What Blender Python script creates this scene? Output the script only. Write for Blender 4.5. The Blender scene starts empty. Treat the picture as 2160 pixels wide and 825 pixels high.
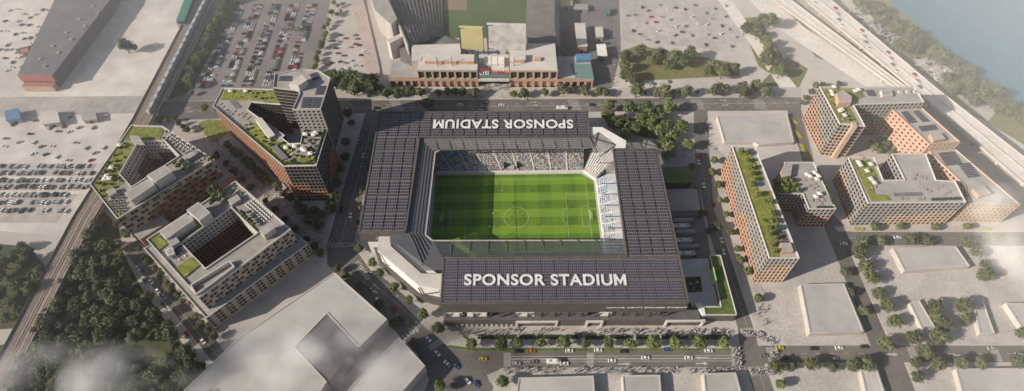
import bpy, bmesh, math, random
import numpy as np
from mathutils import Vector, Matrix, Quaternion
from mathutils.geometry import tessellate_polygon
random.seed(7)
R = math.radians
scene = bpy.context.scene
COL = scene.collection

# ------------------------------------------------------------------ camera (solved from the pitch markings and building edges)
F, Y0, PITCH, YAW, ROLL = 1251.73, 412.5, 0.932882, 0.0098186, -0.0073086
CAM = np.array((-5.4197, -247.4536, 360.8422))
fw = np.array((math.sin(YAW)*math.cos(PITCH), math.cos(YAW)*math.cos(PITCH), -math.sin(PITCH)))
r0 = np.array((math.cos(YAW), -math.sin(YAW), 0.0)); u0 = np.cross(r0, fw)
rt = r0*math.cos(ROLL) + u0*math.sin(ROLL); up = -r0*math.sin(ROLL) + u0*math.cos(ROLL)

def at(x, y, z=0.0):
    """the surveyed world point that the photograph shows at (x, y), at height z"""
    d = fw*F + rt*(x-1080) - up*(y-Y0)
    t = (z-CAM[2])/d[2]
    p = CAM + t*d
    return Vector((float(p[0]), float(p[1]), float(z)))
def ats(l, z=0.0): return [at(x, y, z) for x, y in l]
def xy(l, z): return [(p.x, p.y) for p in ats(l, z)]

cam = bpy.data.cameras.new("camera"); camo = bpy.data.objects.new("camera", cam); COL.objects.link(camo)
M3 = Matrix(((rt[0], up[0], -fw[0]), (rt[1], up[1], -fw[1]), (rt[2], up[2], -fw[2])))
camo.matrix_world = Matrix.Translation(CAM.tolist()) @ M3.to_4x4()
cam.sensor_width = 1600.0; cam.lens = F/2160*1600.0; cam.dof.use_dof = True; cam.dof.focus_distance = 440; cam.dof.aperture_fstop = .25; cam.clip_start = 1.0; cam.clip_end = 6000
scene.camera = camo

# ------------------------------------------------------------------ light
AZ, EL = R(20), R(27.5)                       # direction the shadows run to (from +X towards +Y), sun elevation
sun_dir = Vector((-math.cos(AZ)*math.cos(EL), -math.sin(AZ)*math.cos(EL), math.sin(EL)))
sd = bpy.data.lights.new("sun", "SUN"); sd.energy = 5.0; sd.angle = R(0.5); sd.color = (1.28, 1.15, 0.98)
so = bpy.data.objects.new("sun", sd); COL.objects.link(so)
so.rotation_euler = (-sun_dir).to_track_quat('-Z', 'Y').to_euler()
w = bpy.data.worlds.new("World"); scene.world = w; w.use_nodes = True
nt = w.node_tree; bg = nt.nodes['Background']
sky = nt.nodes.new('ShaderNodeTexSky'); sky.sky_type = 'NISHITA'; sky.sun_disc = False
sky.sun_elevation = EL; sky.sun_rotation = math.atan2(sun_dir.x, sun_dir.y); sky.dust_density = 2.5; sky.air_density = 1.2
nt.links.new(sky.outputs[0], bg.inputs[0]); bg.inputs[1].default_value = 0.08
scene.view_settings.view_transform = 'Standard'; scene.view_settings.look = 'None'; scene.view_settings.exposure = 0
scene.cycles.max_bounces = 6; scene.cycles.transparent_max_bounces = 12; scene.cycles.diffuse_bounces = 3
scene.cycles.use_denoising = True

# ------------------------------------------------------------------ materials
MATS = {}
def nodes(name, rough=0.85, metallic=0.0, spec=0.3):
    m = bpy.data.materials.new(name); m.use_nodes = True
    n = m.node_tree.nodes; b = n['Principled BSDF']
    b.inputs['Roughness'].default_value = rough; b.inputs['Metallic'].default_value = metallic
    b.inputs['Specular IOR Level'].default_value = spec
    MATS[name] = m
    return m, n, m.node_tree.links, b
def pm(name, c1, c2=None, scale=0.3, rough=0.85, metallic=0.0, spec=0.3, fine=0.0, finescale=4.0, lo=0.35, hi=0.65, rnd=0.0, stretch=None):
    """two colours mixed by world-space noise, an optional second fine noise and a per-object variation"""
    m, n, L, b = nodes(name, rough, metallic, spec)
    c2 = c2 or tuple(v*0.8 for v in c1)
    g = n.new('ShaderNodeNewGeometry'); pos = g.outputs['Position']
    if stretch:
        mp = n.new('ShaderNodeMapping'); mp.inputs['Scale'].default_value = stretch; L.new(pos, mp.inputs[0]); pos = mp.outputs[0]
    t = n.new('ShaderNodeTexNoise'); t.inputs['Scale'].default_value = scale; t.inputs['Detail'].default_value = 6; t.inputs['Roughness'].default_value = 0.6
    L.new(pos, t.inputs['Vector'])
    r = n.new('ShaderNodeValToRGB'); r.color_ramp.elements[0].position = lo; r.color_ramp.elements[1].position = hi
    r.color_ramp.elements[0].color = (*c1, 1); r.color_ramp.elements[1].color = (*c2, 1)
    L.new(t.outputs['Fac'], r.inputs[0]); out = r.outputs[0]
    if fine:
        t2 = n.new('ShaderNodeTexNoise'); t2.inputs['Scale'].default_value = finescale; t2.inputs['Detail'].default_value = 4
        L.new(g.outputs['Position'], t2.inputs['Vector'])
        mr = n.new('ShaderNodeMapRange'); mr.inputs['From Min'].default_value = 0.3; mr.inputs['From Max'].default_value = 0.7
        mr.inputs['To Min'].default_value = 1-fine; mr.inputs['To Max'].default_value = 1+fine
        L.new(t2.outputs['Fac'], mr.inputs['Value'])
        mx = n.new('ShaderNodeVectorMath'); mx.operation = 'SCALE'; L.new(out, mx.inputs[0]); L.new(mr.outputs[0], mx.inputs['Scale']); out = mx.outputs[0]
    if rnd:
        oi = n.new('ShaderNodeObjectInfo'); mr = n.new('ShaderNodeMapRange')
        mr.inputs['To Min'].default_value = 1-rnd; mr.inputs['To Max'].default_value = 1+rnd; L.new(oi.outputs['Random'], mr.inputs['Value'])
        mx = n.new('ShaderNodeVectorMath'); mx.operation = 'SCALE'; L.new(out, mx.inputs[0]); L.new(mr.outputs[0], mx.inputs['Scale']); out = mx.outputs[0]
    L.new(out, b.inputs['Base Color'])
    return m

pm('ground', (.49, .455, .43), (.385, .36, .34), .012, fine=.07, finescale=.1)
pm('dirt', (.66, .62, .58), (.46, .435, .42), .011, fine=.14, finescale=.07)
pm('asphalt', (.155, .143, .134), (.115, .107, .101), .05, fine=.10, finescale=.5)
pm('lot', (.235, .21, .21), (.175, .16, .165), .03, fine=.12, finescale=.6)
pm('pavement', (.44, .41, .385), (.34, .318, .30), .06, fine=.16, finescale=.7)
pm('promenade', (.48, .405, .365), (.37, .315, .285), .06, fine=.18, finescale=.6)
pm('darkplaza', (.17, .165, .165), (.13, .125, .125), .06, fine=.1)
pm('kerb', (.42, .40, .37))
pm('paint', (.50, .49, .47), (.34, .33, .315), .8)
pm('paintyellow', (.42, .36, .12), (.32, .28, .10), .8)
pm('crosspatch', (.24, .23, .22), (.20, .19, .19), .3)
pm('track', (.34, .27, .235), (.21, .165, .145), .08, fine=.25, finescale=.9, stretch=(3, .3, 1))
pm('rail', (.22, .17, .14), rough=.5)
pm('concrete', (.44, .41, .38), (.34, .32, .30), .1, fine=.1, finescale=.8)
pm('concretelight', (.56, .535, .50), (.46, .44, .415), .08, fine=.08, finescale=.7)
pm('roofgrey', (.37, .355, .345), (.28, .27, .265), .1, fine=.1, finescale=.8)
pm('roofdark', (.17, .165, .185), (.13, .125, .14), .08, fine=.12, finescale=.5)
pm('white', (.72, .70, .67), (.62, .60, .575), .2)
pm('deck', (.33, .305, .29), (.26, .24, .225), .2, fine=.12, finescale=1.2)
pm('grass', (.235, .235, .05), (.12, .145, .03), .25, fine=.4, finescale=.9)
pm('lawn', (.10, .145, .03), (.065, .10, .025), .05, fine=.3, finescale=.5)
pm('verge', (.13, .15, .05), (.17, .15, .07), .07, fine=.25, finescale=.4)
pm('hedge', (.045, .075, .02), (.025, .045, .015), .6, fine=.4, finescale=2.0)
pm('leaf', (.135, .165, .05), (.066, .09, .032), .45, rough=.7, fine=.3, finescale=1.5, rnd=.25)
pm('leaflight', (.19, .21, .06), (.11, .14, .045), .45, rough=.7, fine=.3, finescale=1.5, rnd=.2)
pm('leafdark', (.125, .142, .064), (.062, .08, .038), .35, rough=.75, fine=.3, finescale=1.0, rnd=.3)
pm('leafrust', (.17, .105, .055), (.10, .09, .04), .5, rough=.7, rnd=.3)
pm('bark', (.10, .075, .055))
pm('brick', (.40, .215, .14), (.32, .17, .115), .25, fine=.12, finescale=1.6)
pm('terracotta', (.50, .305, .22), (.40, .24, .17), .15, fine=.1, finescale=1.2)
pm('pinkbrick', (.52, .33, .25), (.44, .27, .20), .15, fine=.1, finescale=1.2)
pm('tanbrick', (.50, .38, .285), (.42, .315, .23), .15, fine=.1, finescale=1.2)
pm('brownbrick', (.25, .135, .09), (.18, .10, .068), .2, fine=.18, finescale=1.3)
pm('panelgrey', (.33, .315, .30), (.265, .255, .245), .15, fine=.08)
pm('panelbeige', (.40, .35, .295), (.32, .28, .235), .15, fine=.08)
pm('paneldark', (.055, .054, .058), (.04, .04, .044), .3)
pm('panelmid', (.115, .112, .115), (.085, .083, .086), .3)
pm('steel', (.075, .069, .065), (.056, .052, .049), .15, rough=.6, fine=.12, finescale=1.0)
pm('steelbrown', (.115, .102, .094), (.085, .076, .071), .12, rough=.6, fine=.2, finescale=.6)
pm('letters', (.72, .72, .73), rough=.6)
pm('seat', (.27, .255, .25), (.20, .19, .19), .3)
pm('bowl', (.20, .185, .18), (.14, .132, .13), .1, fine=.1)
pm('massroof', (.43, .415, .405), (.32, .312, .306), .02, fine=.07, finescale=.12)
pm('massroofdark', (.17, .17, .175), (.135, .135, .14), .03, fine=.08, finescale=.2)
pm('concourse', (.43, .40, .36))
pm('black', (.018, .018, .02))
pm('tyre', (.02, .02, .02))
pm('teal', (.05, .22, .20), (.04, .16, .15), .3)
pm('redroof', (.42, .17, .13), (.34, .14, .11), .1)
pm('bluecourt', (.10, .22, .38)); pm('tealcourt', (.10, .20, .20), (.16, .24, .22), .2)
pm('paintpitch', (.46, .52, .40))
pm('ballgreen', (.095, .135, .06), (.075, .11, .05), .03)
pm('infield', (.27, .20, .15))
pm('screenyellow', (.55, .50, .26), (.48, .44, .24), .1)
pm('screenback', (.40, .39, .38), (.62, .60, .58), .12)
pm('redletters', (.50, .035, .03)); pm('whiteletters', (.85, .85, .85))
pm('hwy', (.66, .62, .58), (.55, .515, .485), .03, fine=.12, finescale=.3)
pm('skin', (.42, .28, .20)); pm('trainside', (.42, .50, .56), rough=.35); pm('trainroof', (.50, .55, .60), (.40, .45, .50), .3, rough=.4)
pm('planter', (.26, .24, .22)); pm('yellowflower', (.42, .38, .05), (.25, .28, .04), .8)
pm('greenscreen', (.35, .62, .22)); pm('furn', (.45, .42, .39)); pm('furnwood', (.28, .21, .16))
for nme, c in dict(white=(.74, .74, .73), silver=(.40, .40, .41), grey=(.17, .17, .18), black=(.02, .02, .022), red=(.36, .03, .025), blue=(.04, .09, .25), yellow=(.62, .42, .02), orange=(.55, .17, .04), green=(.16, .22, .05)).items():
    m_, n_, L_, b_ = nodes('car_'+nme, .3, .0, .5); b_.inputs['Base Color'].default_value = (*c, 1)
for nme, c in dict(pale=(.52, .56, .62), sky=(.25, .42, .60), navy=(.04, .06, .13), grey=(.22, .22, .24), white=(.75, .74, .72), red=(.42, .08, .07), tan=(.40, .30, .22), black=(.03, .03, .035)).items():
    m_, n_, L_, b_ = nodes('cloth_'+nme, .9); b_.inputs['Base Color'].default_value = (*c, 1)

# window glass: dark, reflecting, lit rooms only as a warm base colour on a few panes
m, n, L, b = nodes('glass', .15, 0, .35)
oi = n.new('ShaderNodeNewGeometry'); wn = n.new('ShaderNodeTexWhiteNoise'); wn.noise_dimensions = '3D'
vm = n.new('ShaderNodeVectorMath'); vm.operation = 'SNAP'; vm.inputs[1].default_value = (2.6, 2.6, 3.3)
L.new(oi.outputs['Position'], vm.inputs[0]); L.new(vm.outputs[0], wn.inputs['Vector'])
rp = n.new('ShaderNodeValToRGB'); e = rp.color_ramp.elements; rp.color_ramp.interpolation = 'CONSTANT'
e[0].position = 0; e[0].color = (.014, .015, .018, 1); e[1].position = .55; e[1].color = (.026, .026, .028, 1)
for p_, c_ in ((.82, (.05, .046, .04, 1)), (.94, (.17, .13, .075, 1))):
    q = e.new(p_); q.color = c_
L.new(wn.outputs['Value'], rp.inputs[0]); L.new(rp.outputs[0], b.inputs['Base Color'])
m, n, L, b = nodes('carglass', .08, 0, .6); b.inputs['Base Color'].default_value = (.02, .022, .026, 1)
# water
m, n, L, b = nodes('water', .12, 0, .5); b.inputs['Base Color'].default_value = (.065, .13, .155, 1)
t = n.new('ShaderNodeTexNoise'); t.inputs['Scale'].default_value = .25; t.inputs['Detail'].default_value = 6
g = n.new('ShaderNodeNewGeometry'); L.new(g.outputs['Position'], t.inputs['Vector'])
bp = n.new('ShaderNodeBump'); bp.inputs['Strength'].default_value = .25; bp.inputs['Distance'].default_value = .5
L.new(t.outputs['Fac'], bp.inputs['Height']); L.new(bp.outputs[0], b.inputs['Normal'])
t2 = n.new('ShaderNodeTexNoise'); t2.inputs['Scale'].default_value = .012; L.new(g.outputs['Position'], t2.inputs['Vector'])
rp = n.new('ShaderNodeValToRGB'); rp.color_ramp.elements[0].color = (.045, .135, .215, 1); rp.color_ramp.elements[1].color = (.065, .165, .235, 1)
L.new(t2.outputs['Fac'], rp.inputs[0]); L.new(rp.outputs[0], b.inputs['Base Color'])

def grid_mat(name, cu, cv, line, gap, ca, cb, cl, rough=.3, stagger=0.0):
    """photovoltaic modules laid out in metres of the UV map: cell size cu x cv, pale frame lines"""
    m, n, L, b = nodes(name, rough, 0, .5)
    uv = n.new('ShaderNodeUVMap'); sp = n.new('ShaderNodeSeparateXYZ'); L.new(uv.outputs[0], sp.inputs[0])
    def M(op, a, c=None):
        k = n.new('ShaderNodeMath'); k.operation = op
        for i, v in enumerate((a, c)):
            if v is None: continue
            if isinstance(v, (int, float)): k.inputs[i].default_value = v
            else: L.new(v, k.inputs[i])
        return k.outputs[0]
    v = M('DIVIDE', sp.outputs[1], cv); fv = M('FRACT', v)
    u = M('DIVIDE', sp.outputs[0], cu)
    if stagger: u = M('ADD', u, M('MULTIPLY', M('FLOOR', v), stagger))
    fu = M('FRACT', u)
    lu = M('LESS_THAN', fu, line/cu); lv = M('LESS_THAN', fv, gap/cv)
    wn = n.new('ShaderNodeTexWhiteNoise'); cx = n.new('ShaderNodeCombineXYZ'); L.new(M('FLOOR', u), cx.inputs[0]); L.new(M('FLOOR', v), cx.inputs[1]); L.new(cx.outputs[0], wn.inputs['Vector'])
    mx = n.new('ShaderNodeMix'); mx.data_type = 'RGBA'; L.new(wn.outputs['Value'], mx.inputs[0]); mx.inputs[6].default_value = (*ca, 1); mx.inputs[7].default_value = (*cb, 1)
    m2 = n.new('ShaderNodeMix'); m2.data_type = 'RGBA'; L.new(M('MAXIMUM', lu, lv), m2.inputs[0]); L.new(mx.outputs[2], m2.inputs[6]); m2.inputs[7].default_value = (*cl, 1)
    L.new(m2.outputs[2], b.inputs['Base Color'])
grid_mat('pv', 1.30, 2.0, .20, .30, (.018, .018, .034), (.031, .030, .048), (.24, .23, .245), stagger=.0)
grid_mat('pvstag', 1.30, 2.6, .22, .50, (.017, .0165, .030), (.029, .027, .042), (.21, .20, .205), stagger=.37)
grid_mat('pvroof', 1.1, 1.9, .12, .20, (.018, .020, .045), (.032, .034, .065), (.22, .22, .24))

# mown pitch: crossed light and dark bands
m, n, L, b = nodes('turf', .9, 0, .2)
g = n.new('ShaderNodeNewGeometry'); sp = n.new('ShaderNodeSeparateXYZ'); L.new(g.outputs['Position'], sp.inputs[0])
def band(o, size, off):
    k = n.new('ShaderNodeMath'); k.operation = 'MULTIPLY_ADD'; L.new(o, k.inputs[0]); k.inputs[1].default_value = 1/size; k.inputs[2].default_value = off
    f = n.new('ShaderNodeMath'); f.operation = 'FRACT'; L.new(k.outputs[0], f.inputs[0])
    s = n.new('ShaderNodeMath'); s.operation = 'GREATER_THAN'; L.new(f.outputs[0], s.inputs[0]); s.inputs[1].default_value = .5
    return s.outputs[0]
bx_, by_ = band(sp.outputs[0], 19.0, .1), band(sp.outputs[1], 15.0, .5)
t = n.new('ShaderNodeTexNoise'); t.inputs['Scale'].default_value = .06; t.inputs['Detail'].default_value = 9; L.new(g.outputs['Position'], t.inputs['Vector'])
ma = n.new('ShaderNodeMath'); ma.operation = 'MULTIPLY_ADD'; L.new(bx_, ma.inputs[0]); ma.inputs[1].default_value = .2; ma.inputs[2].default_value = 0
mb = n.new('ShaderNodeMath'); mb.operation = 'MULTIPLY_ADD'; L.new(by_, mb.inputs[0]); mb.inputs[1].default_value = .48; L.new(ma.outputs[0], mb.inputs[2])
mc = n.new('ShaderNodeMath'); mc.operation = 'MULTIPLY_ADD'; L.new(t.outputs['Fac'], mc.inputs[0]); mc.inputs[1].default_value = .75; L.new(mb.outputs[0], mc.inputs[2])
rp = n.new('ShaderNodeValToRGB'); rp.color_ramp.elements[0].position = .1; rp.color_ramp.elements[0].color = (.045, .105, .014, 1)
rp.color_ramp.elements[1].position = 1.0; rp.color_ramp.elements[1].color = (.15, .265, .028, 1)
L.new(mc.outputs[0], rp.inputs[0]); L.new(rp.outputs[0], b.inputs['Base Color'])

# canopy: tinted polycarbonate seen through
def canopy_mat(name, alpha, tint):
    m, n, L, b = nodes(name, .25, 0, .5)
    b.inputs['Base Color'].default_value = (*tint, 1)
    tr = n.new('ShaderNodeBsdfTransparent'); tr.inputs[0].default_value = (.78, .82, .86, 1)
    mx = n.new('ShaderNodeMixShader'); mx.inputs[0].default_value = alpha
    L.new(tr.outputs[0], mx.inputs[1]); L.new(b.outputs[0], mx.inputs[2]); L.new(mx.outputs[0], n['Material Output'].inputs[0])
canopy_mat('canopy', .78, (.12, .122, .138)); canopy_mat('canopymid', .42, (.36, .35, .35))
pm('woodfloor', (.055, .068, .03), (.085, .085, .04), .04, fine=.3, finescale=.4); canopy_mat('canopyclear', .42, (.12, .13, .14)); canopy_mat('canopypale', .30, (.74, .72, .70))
pm('seatblue', (.46, .46, .47), (.27, .31, .37), .35)
pm('lotpale', (.44, .41, .395), (.33, .31, .305), .03, fine=.15, finescale=.15)

# spectators: one colour per figure from the mesh's colour attribute
m, n, L, b = nodes('spectators', .9)
a = n.new('ShaderNodeAttribute'); a.attribute_name = 'tint'; L.new(a.outputs['Color'], b.inputs['Base Color'])

# ------------------------------------------------------------------ mesh helpers
class MB:
    """collects faces; build() links them as one mesh object"""
    def __init__(s): s.v = []; s.f = []; s.m = []; s.mats = []; s.uv = {}
    def mi(s, mat):
        if mat not in s.mats: s.mats.append(mat)
        return s.mats.index(mat)
    def face(s, pts, mat, uv=None):
        i = len(s.v); s.v += [tuple(p) for p in pts]; s.f.append(tuple(range(i, i+len(pts)))); s.m.append(s.mi(mat))
        if uv: s.uv[len(s.f)-1] = uv
    def prism(s, poly, z0, z1, mat, top=None, bottom=False, side=True):
        """poly counter-clockwise list of (x, y); z1 may be a list"""
        n = len(poly); zt = z1 if isinstance(z1, (list, tuple)) else [z1]*n; zb = z0 if isinstance(z0, (list, tuple)) else [z0]*n
        if area(poly) < 0:
            poly = poly[::-1]; zt = zt[::-1]; zb = zb[::-1]
        s.sheet([[(p[0], p[1], z) for p, z in zip(poly, zt)]], top or mat)
        if side:
            for i in range(n):
                j = (i+1) % n
                s.face([(*poly[i][:2], zb[i]), (*poly[j][:2], zb[j]), (*poly[j][:2], zt[j]), (*poly[i][:2], zt[i])], mat)
        if bottom: s.sheet([[(p[0], p[1], z) for p, z in zip(poly, zb)]], mat, flip=True)
    def sheet(s, loops, mat, flip=False):
        pts = [Vector(p) for l in loops for p in l]
        if len(loops) == 1 and len(pts) == 4 and convex(pts):
            s.face([tuple(p) for p in (pts[::-1] if flip else pts)], mat); return
        for t in tessellate_polygon([[Vector(p) for p in l] for l in loops]):
            a, b_, c = (pts[i] for i in t)
            nz = (b_.x-a.x)*(c.y-a.y)-(b_.y-a.y)*(c.x-a.x)
            if (nz < 0) != flip: b_, c = c, b_
            s.face([a, b_, c], mat)
    def box(s, c, size, mat, rz=0.0, top=None, bevel=0.0):
        """box standing on c (centre of its base)"""
        hx, hy = size[0]/2, size[1]/2; ca, sa = math.cos(rz), math.sin(rz)
        poly = [(c[0]+x*ca-y*sa, c[1]+x*sa+y*ca) for x, y in ((-hx, -hy), (hx, -hy), (hx, hy), (-hx, hy))]
        s.prism(poly, c[2], c[2]+size[2], mat, top=top, bottom=True)
    def bar(s, a, b, w, h, mat):
        """a square bar from a to b"""
        a, b = Vector(a), Vector(b); d = (b-a).normalized()
        side = d.cross(Vector((0, 0, 1)))
        side = side.normalized() if side.length > 1e-4 else Vector((1, 0, 0))
        u = side.cross(d)
        q = [side*x*w/2 + u*y*h/2 for x, y in ((-1, -1), (1, -1), (1, 1), (-1, 1))]
        A = [a+k for k in q]; B = [b+k for k in q]
        for i in range(4): j = (i+1) % 4; s.face([A[i], A[j], B[j], B[i]], mat)
        s.face(A[::-1], mat); s.face(B, mat)
    def cyl(s, c, r, h, mat, n=10, r2=None, top=None):
        r2 = r if r2 is None else r2
        A = [(c[0]+r*math.cos(i*2*math.pi/n), c[1]+r*math.sin(i*2*math.pi/n), c[2]) for i in range(n)]
        B = [(c[0]+r2*math.cos(i*2*math.pi/n), c[1]+r2*math.sin(i*2*math.pi/n), c[2]+h) for i in range(n)]
        for i in range(n): j = (i+1) % n; s.face([A[i], A[j], B[j], B[i]], mat)
        s.face(B, top or mat)
    def mesh(s, name):
        me = bpy.data.meshes.new(name); me.from_pydata(s.v, [], s.f)
        for k in s.mats: me.materials.append(MATS[k])
        me.polygons.foreach_set('material_index', s.m)
        if s.uv:
            l = me.uv_layers.new(name='UVMap')
            for fi, uvs in s.uv.items():
                for li, q in zip(me.polygons[fi].loop_indices, uvs): l.data[li].uv = q
        me.update(); return me
    def build(s, name, parent=None, origin=None):
        me = s.mesh(name)
        if origin is not None: me.transform(Matrix.Translation(-Vector(origin)))
        o = bpy.data.objects.new(name, me); COL.objects.link(o)
        if origin is not None and parent is None: o.location = origin
        if parent is not None: o.parent = parent
        return o
def area(p): return sum(p[i][0]*p[(i+1) % len(p)][1]-p[(i+1) % len(p)][0]*p[i][1] for i in range(len(p)))/2
def ccw(p): return list(p) if area(p) > 0 else list(p)[::-1]
def convex(p):
    sg = 0
    for i in range(len(p)):
        a, b, c = p[i], p[(i+1) % len(p)], p[(i+2) % len(p)]
        k = (b.x-a.x)*(c.y-b.y)-(b.y-a.y)*(c.x-b.x)
        if abs(k) < 1e-9: continue
        if sg and (k > 0) != (sg > 0): return False
        sg = k
    return True
def inset(p, d):
    """polygon moved inwards by d (counter-clockwise input)"""
    n = len(p); out = []
    for i in range(n):
        a, b, c = Vector(p[i-1][:2]), Vector(p[i][:2]), Vector(p[(i+1) % n][:2])
        e1 = (b-a).normalized(); e2 = (c-b).normalized()
        n1 = Vector((-e1.y, e1.x)); n2 = Vector((-e2.y, e2.x)); k = (n1+n2)
        k = k/max(k.dot(n1), .25); out.append((b.x+k.x*d, b.y+k.y*d))
    return out
def tag(o, label=None, cat=None, group=None, kind=None):
    for k, v in (('label', label), ('category', cat), ('group', group), ('kind', kind)):
        if v: o[k] = v
    return o
def thing(name, label, cat, loc=(0, 0, 0), rz=0.0, group=None):
    o = bpy.data.objects.new(name, None); COL.objects.link(o); o.location = loc; o.rotation_euler = (0, 0, rz); o.empty_display_size = .5
    return tag(o, label, cat, group)
KIDS = {}
def copy_of(root, loc, rz=0.0, label=None, group=None, scale=None, first=[set()]):
    """the first call places the thing itself, later ones copy it with its parts and sub-parts"""
    if root.name not in first[0]:
        first[0].add(root.name); c = root
        KIDS[root.name] = [(k, list(k.children)) for k in root.children]
    else:
        c = root.copy(); COL.objects.link(c)
        for k, gk in KIDS.get(root.name, ()):
            d = k.copy(); COL.objects.link(d); d.parent = c
            for g_ in gk:
                e_ = g_.copy(); COL.objects.link(e_); e_.parent = d
    c.location = loc; c.rotation_euler = (0, 0, rz)
    if scale: c.scale = (scale,)*3 if isinstance(scale, (int, float)) else scale
    if label: c['label'] = label
    if group: c['group'] = group
    return c
ORD = 'first second third fourth fifth sixth seventh eighth ninth tenth eleventh twelfth thirteenth fourteenth fifteenth sixteenth seventeenth eighteenth nineteenth twentieth'.split()
def nth(i):
    if i < 20: return ORD[i]
    k = i+1; return f"{k}{'st' if k % 10 == 1 else 'nd' if k % 10 == 2 else 'rd' if k % 10 == 3 else 'th'}"
def struct(name, loops, z, mat, px=True):
    """a ground sheet given by photo-surveyed outlines"""
    mb = MB(); l = [xy(q, z) for q in loops] if px else loops
    mb.sheet([[(p[0], p[1], z) for p in q] for q in l], mat)
    return tag(mb.build(name), kind='structure')
def slab(name, loop, z0, z1, mat, px=True, side=None):
    mb = MB(); l = ccw(xy(loop, z1) if px else loop); mb.prism(l, z0, z1, side or 'kerb', top=mat)
    return tag(mb.build(name), kind='structure')
# ================================================================== the setting: ground, roads, pavements, water
g = MB(); S_ = 3500
g.sheet([[(-S_, -S_, 0), (S_, -S_, 0), (S_, S_, 0), (-S_, S_, 0)]], 'ground'); tag(g.build('ground'), kind='structure')
struct('dirt_yard', [[(-60, -60), (432, -60), (330, 170), (195, 400), (150, 500), (-200, 470)]], .02, 'dirt')
struct('car_park_surface', [[(478, -70), (712, -70), (668, 140), (640, 208), (352, 214), (395, 150)]], .03, 'lot')
struct('forecourt', [[(1180, -40), (1305, -40), (1310, 110), (1290, 190), (1180, 190)]], .03, 'darkplaza')
struct('yard_road', [[(-90, 206), (325, 202), (303, 238), (-90, 250)]], .06, 'lotpale')
struct('yard_lot', [[(-90, 345), (205, 345), (170, 400), (120, 470), (-90, 470)]], .06, 'lotpale')
struct('yard_lane', [[(-90, 372), (195, 372), (192, 378), (-90, 378)], ], .08, 'hwy')
struct('yard_lane', [[(-90, 402), (170, 402), (166, 409), (-90, 409)], ], .08, 'hwy')
struct('east_lot', [[(1315, -60), (1470, -60), (1580, 40), (1560, 110), (1345, 88), (1312, 100)]], .04, 'lotpale')
struct('slip_road', [[(1470, -60), (1500, -60), (1600, 80), (1690, 196), (1655, 200), (1580, 90)]], .075, 'hwy')
struct('river_lot', [[(1775, 20), (1800, 15), (1925, 95), (1885, 115)]], .065, 'lotpale')
struct('river_lot', [[(1925, 125), (1965, 120), (2010, 150), (1985, 178)]], .065, 'lotpale')
struct('river_lot', [[(2010, 195), (2055, 188), (2110, 225), (2085, 255)]], .065, 'lotpale')
# roads (asphalt sheets laid over the ground)
struct('north_avenue', [[(332, 214), (740, 212), (1690, 205), (1690, 233), (740, 239), (318, 256)]], .04, 'asphalt')
struct('west_road', [[(772, 236), (806, 236), (745, 521), (752, 545), (700, 565), (688, 521)]], .045, 'asphalt')
struct('diagonal_road', [[(690, 519), (745, 519), (785, 575), (897, 690), (948, 733), (1000, 737), (1045, 825), (1060, 900), (870, 900), (905, 800), (880, 745), (690, 558)]], .05, 'asphalt')
struct('front_avenue', [[(948, 733), (1545, 735), (1610, 729), (2250, 729), (2250, 764), (1640, 765), (1545, 774), (1060, 776), (1015, 800), (940, 780)]], .06, 'asphalt')
struct('east_street', [[(1463, 232), (1492, 232), (1505, 440), (1546, 558), (1572, 640), (1592, 700), (1600, 735), (1650, 870), (1605, 870), (1560, 735), (1556, 690), (1497, 494), (1466, 350)]], .055, 'asphalt')
struct('far_east_street', [[(1660, 232), (1690, 232), (1715, 330), (1745, 440), (1795, 489), (1796, 540), (1875, 722), (1905, 760), (1960, 900), (1890, 900), (1838, 732), (1772, 560), (1742, 489), (1690, 330)]], .05, 'asphalt')
struct('cross_street', [[(1770, 489), (2230, 490), (2230, 519), (1775, 517)]], .06, 'asphalt')
struct('west_street', [[(248, 512), (290, 508), (395, 640), (520, 800), (560, 860), (490, 860), (470, 790)]], .05, 'asphalt')
struct('promenade', [[(395, 262), (470, 262), (500, 300), (560, 372), (640, 450), (700, 490), (695, 545), (655, 530), (560, 430), (452, 322), (380, 285)]], .03, 'promenade')
struct('stadium_apron', [[(806, 236), (1463, 232), (1468, 350), (1497, 494), (1556, 692), (1556, 735), (948, 733), (745, 521)]], .035, 'pavement')
struct('service_yard', [[(1385, 300), (1462, 300), (1482, 440), (1500, 545), (1420, 560)]], .05, 'darkplaza')
struct('hwy_west_carriageway', [[(1520, -60), (1560, -60), (1700, 60), (1880, 180), (1830, 186), (1640, 60)]], .06, 'hwy')
struct('river', [[(1815, -30), (1930, 62), (2010, 128), (2100, 200), (2200, 285), (3400, 285), (3400, -300), (1600, -300)]], .05, 'water')
# grass of the plaza edge, river bank, traffic islands
struct('river_bank', [[(1780, -40), (1830, -40), (1945, 62), (2025, 128), (2115, 200), (2200, 272), (2200, 330), (2060, 245), (1905, 120)]], .055, 'verge')
for i, l in enumerate([[(1600, 180), (1660, 120), (1705, 145), (1685, 185)], [(1310, 110), (1345, 95), (1560, 135), (1560, 160), (1320, 172)], [(1560, 40), (1600, 35), (1655, 130), (1640, 165), (1600, 140)], [(1650, 20), (1695, 50), (1800, 150), (1720, 120)]]):
    struct('grass_island', [l], .05, 'verge')
slab('lawn_knoll', [(420, 258), (440, 252), (474, 255), (480, 278), (455, 299), (445, 297), (430, 280), (419, 268)], 0, .5, 'grass', side='planter')
slab('kerb_verge', [(948, 728), (1000, 735.5), (1540, 735.5), (1540, 739.5), (1000, 741), (940, 732)], .06, .22, 'lawn')
slab('avenue_pavement', [(1062, 777), (1546, 775), (1560, 790), (1600, 900), (1020, 900), (1045, 800)], 0, .15, 'pavement')
slab('avenue_north_pavement', [(745, 188), (1690, 184), (1690, 203.5), (745, 208.5)], 0, .15, 'pavement')
slab('west_road_pavement', [(797, 256), (806, 240), (762, 490), (765, 530), (746, 519)], .05, .17, 'pavement')
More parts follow.
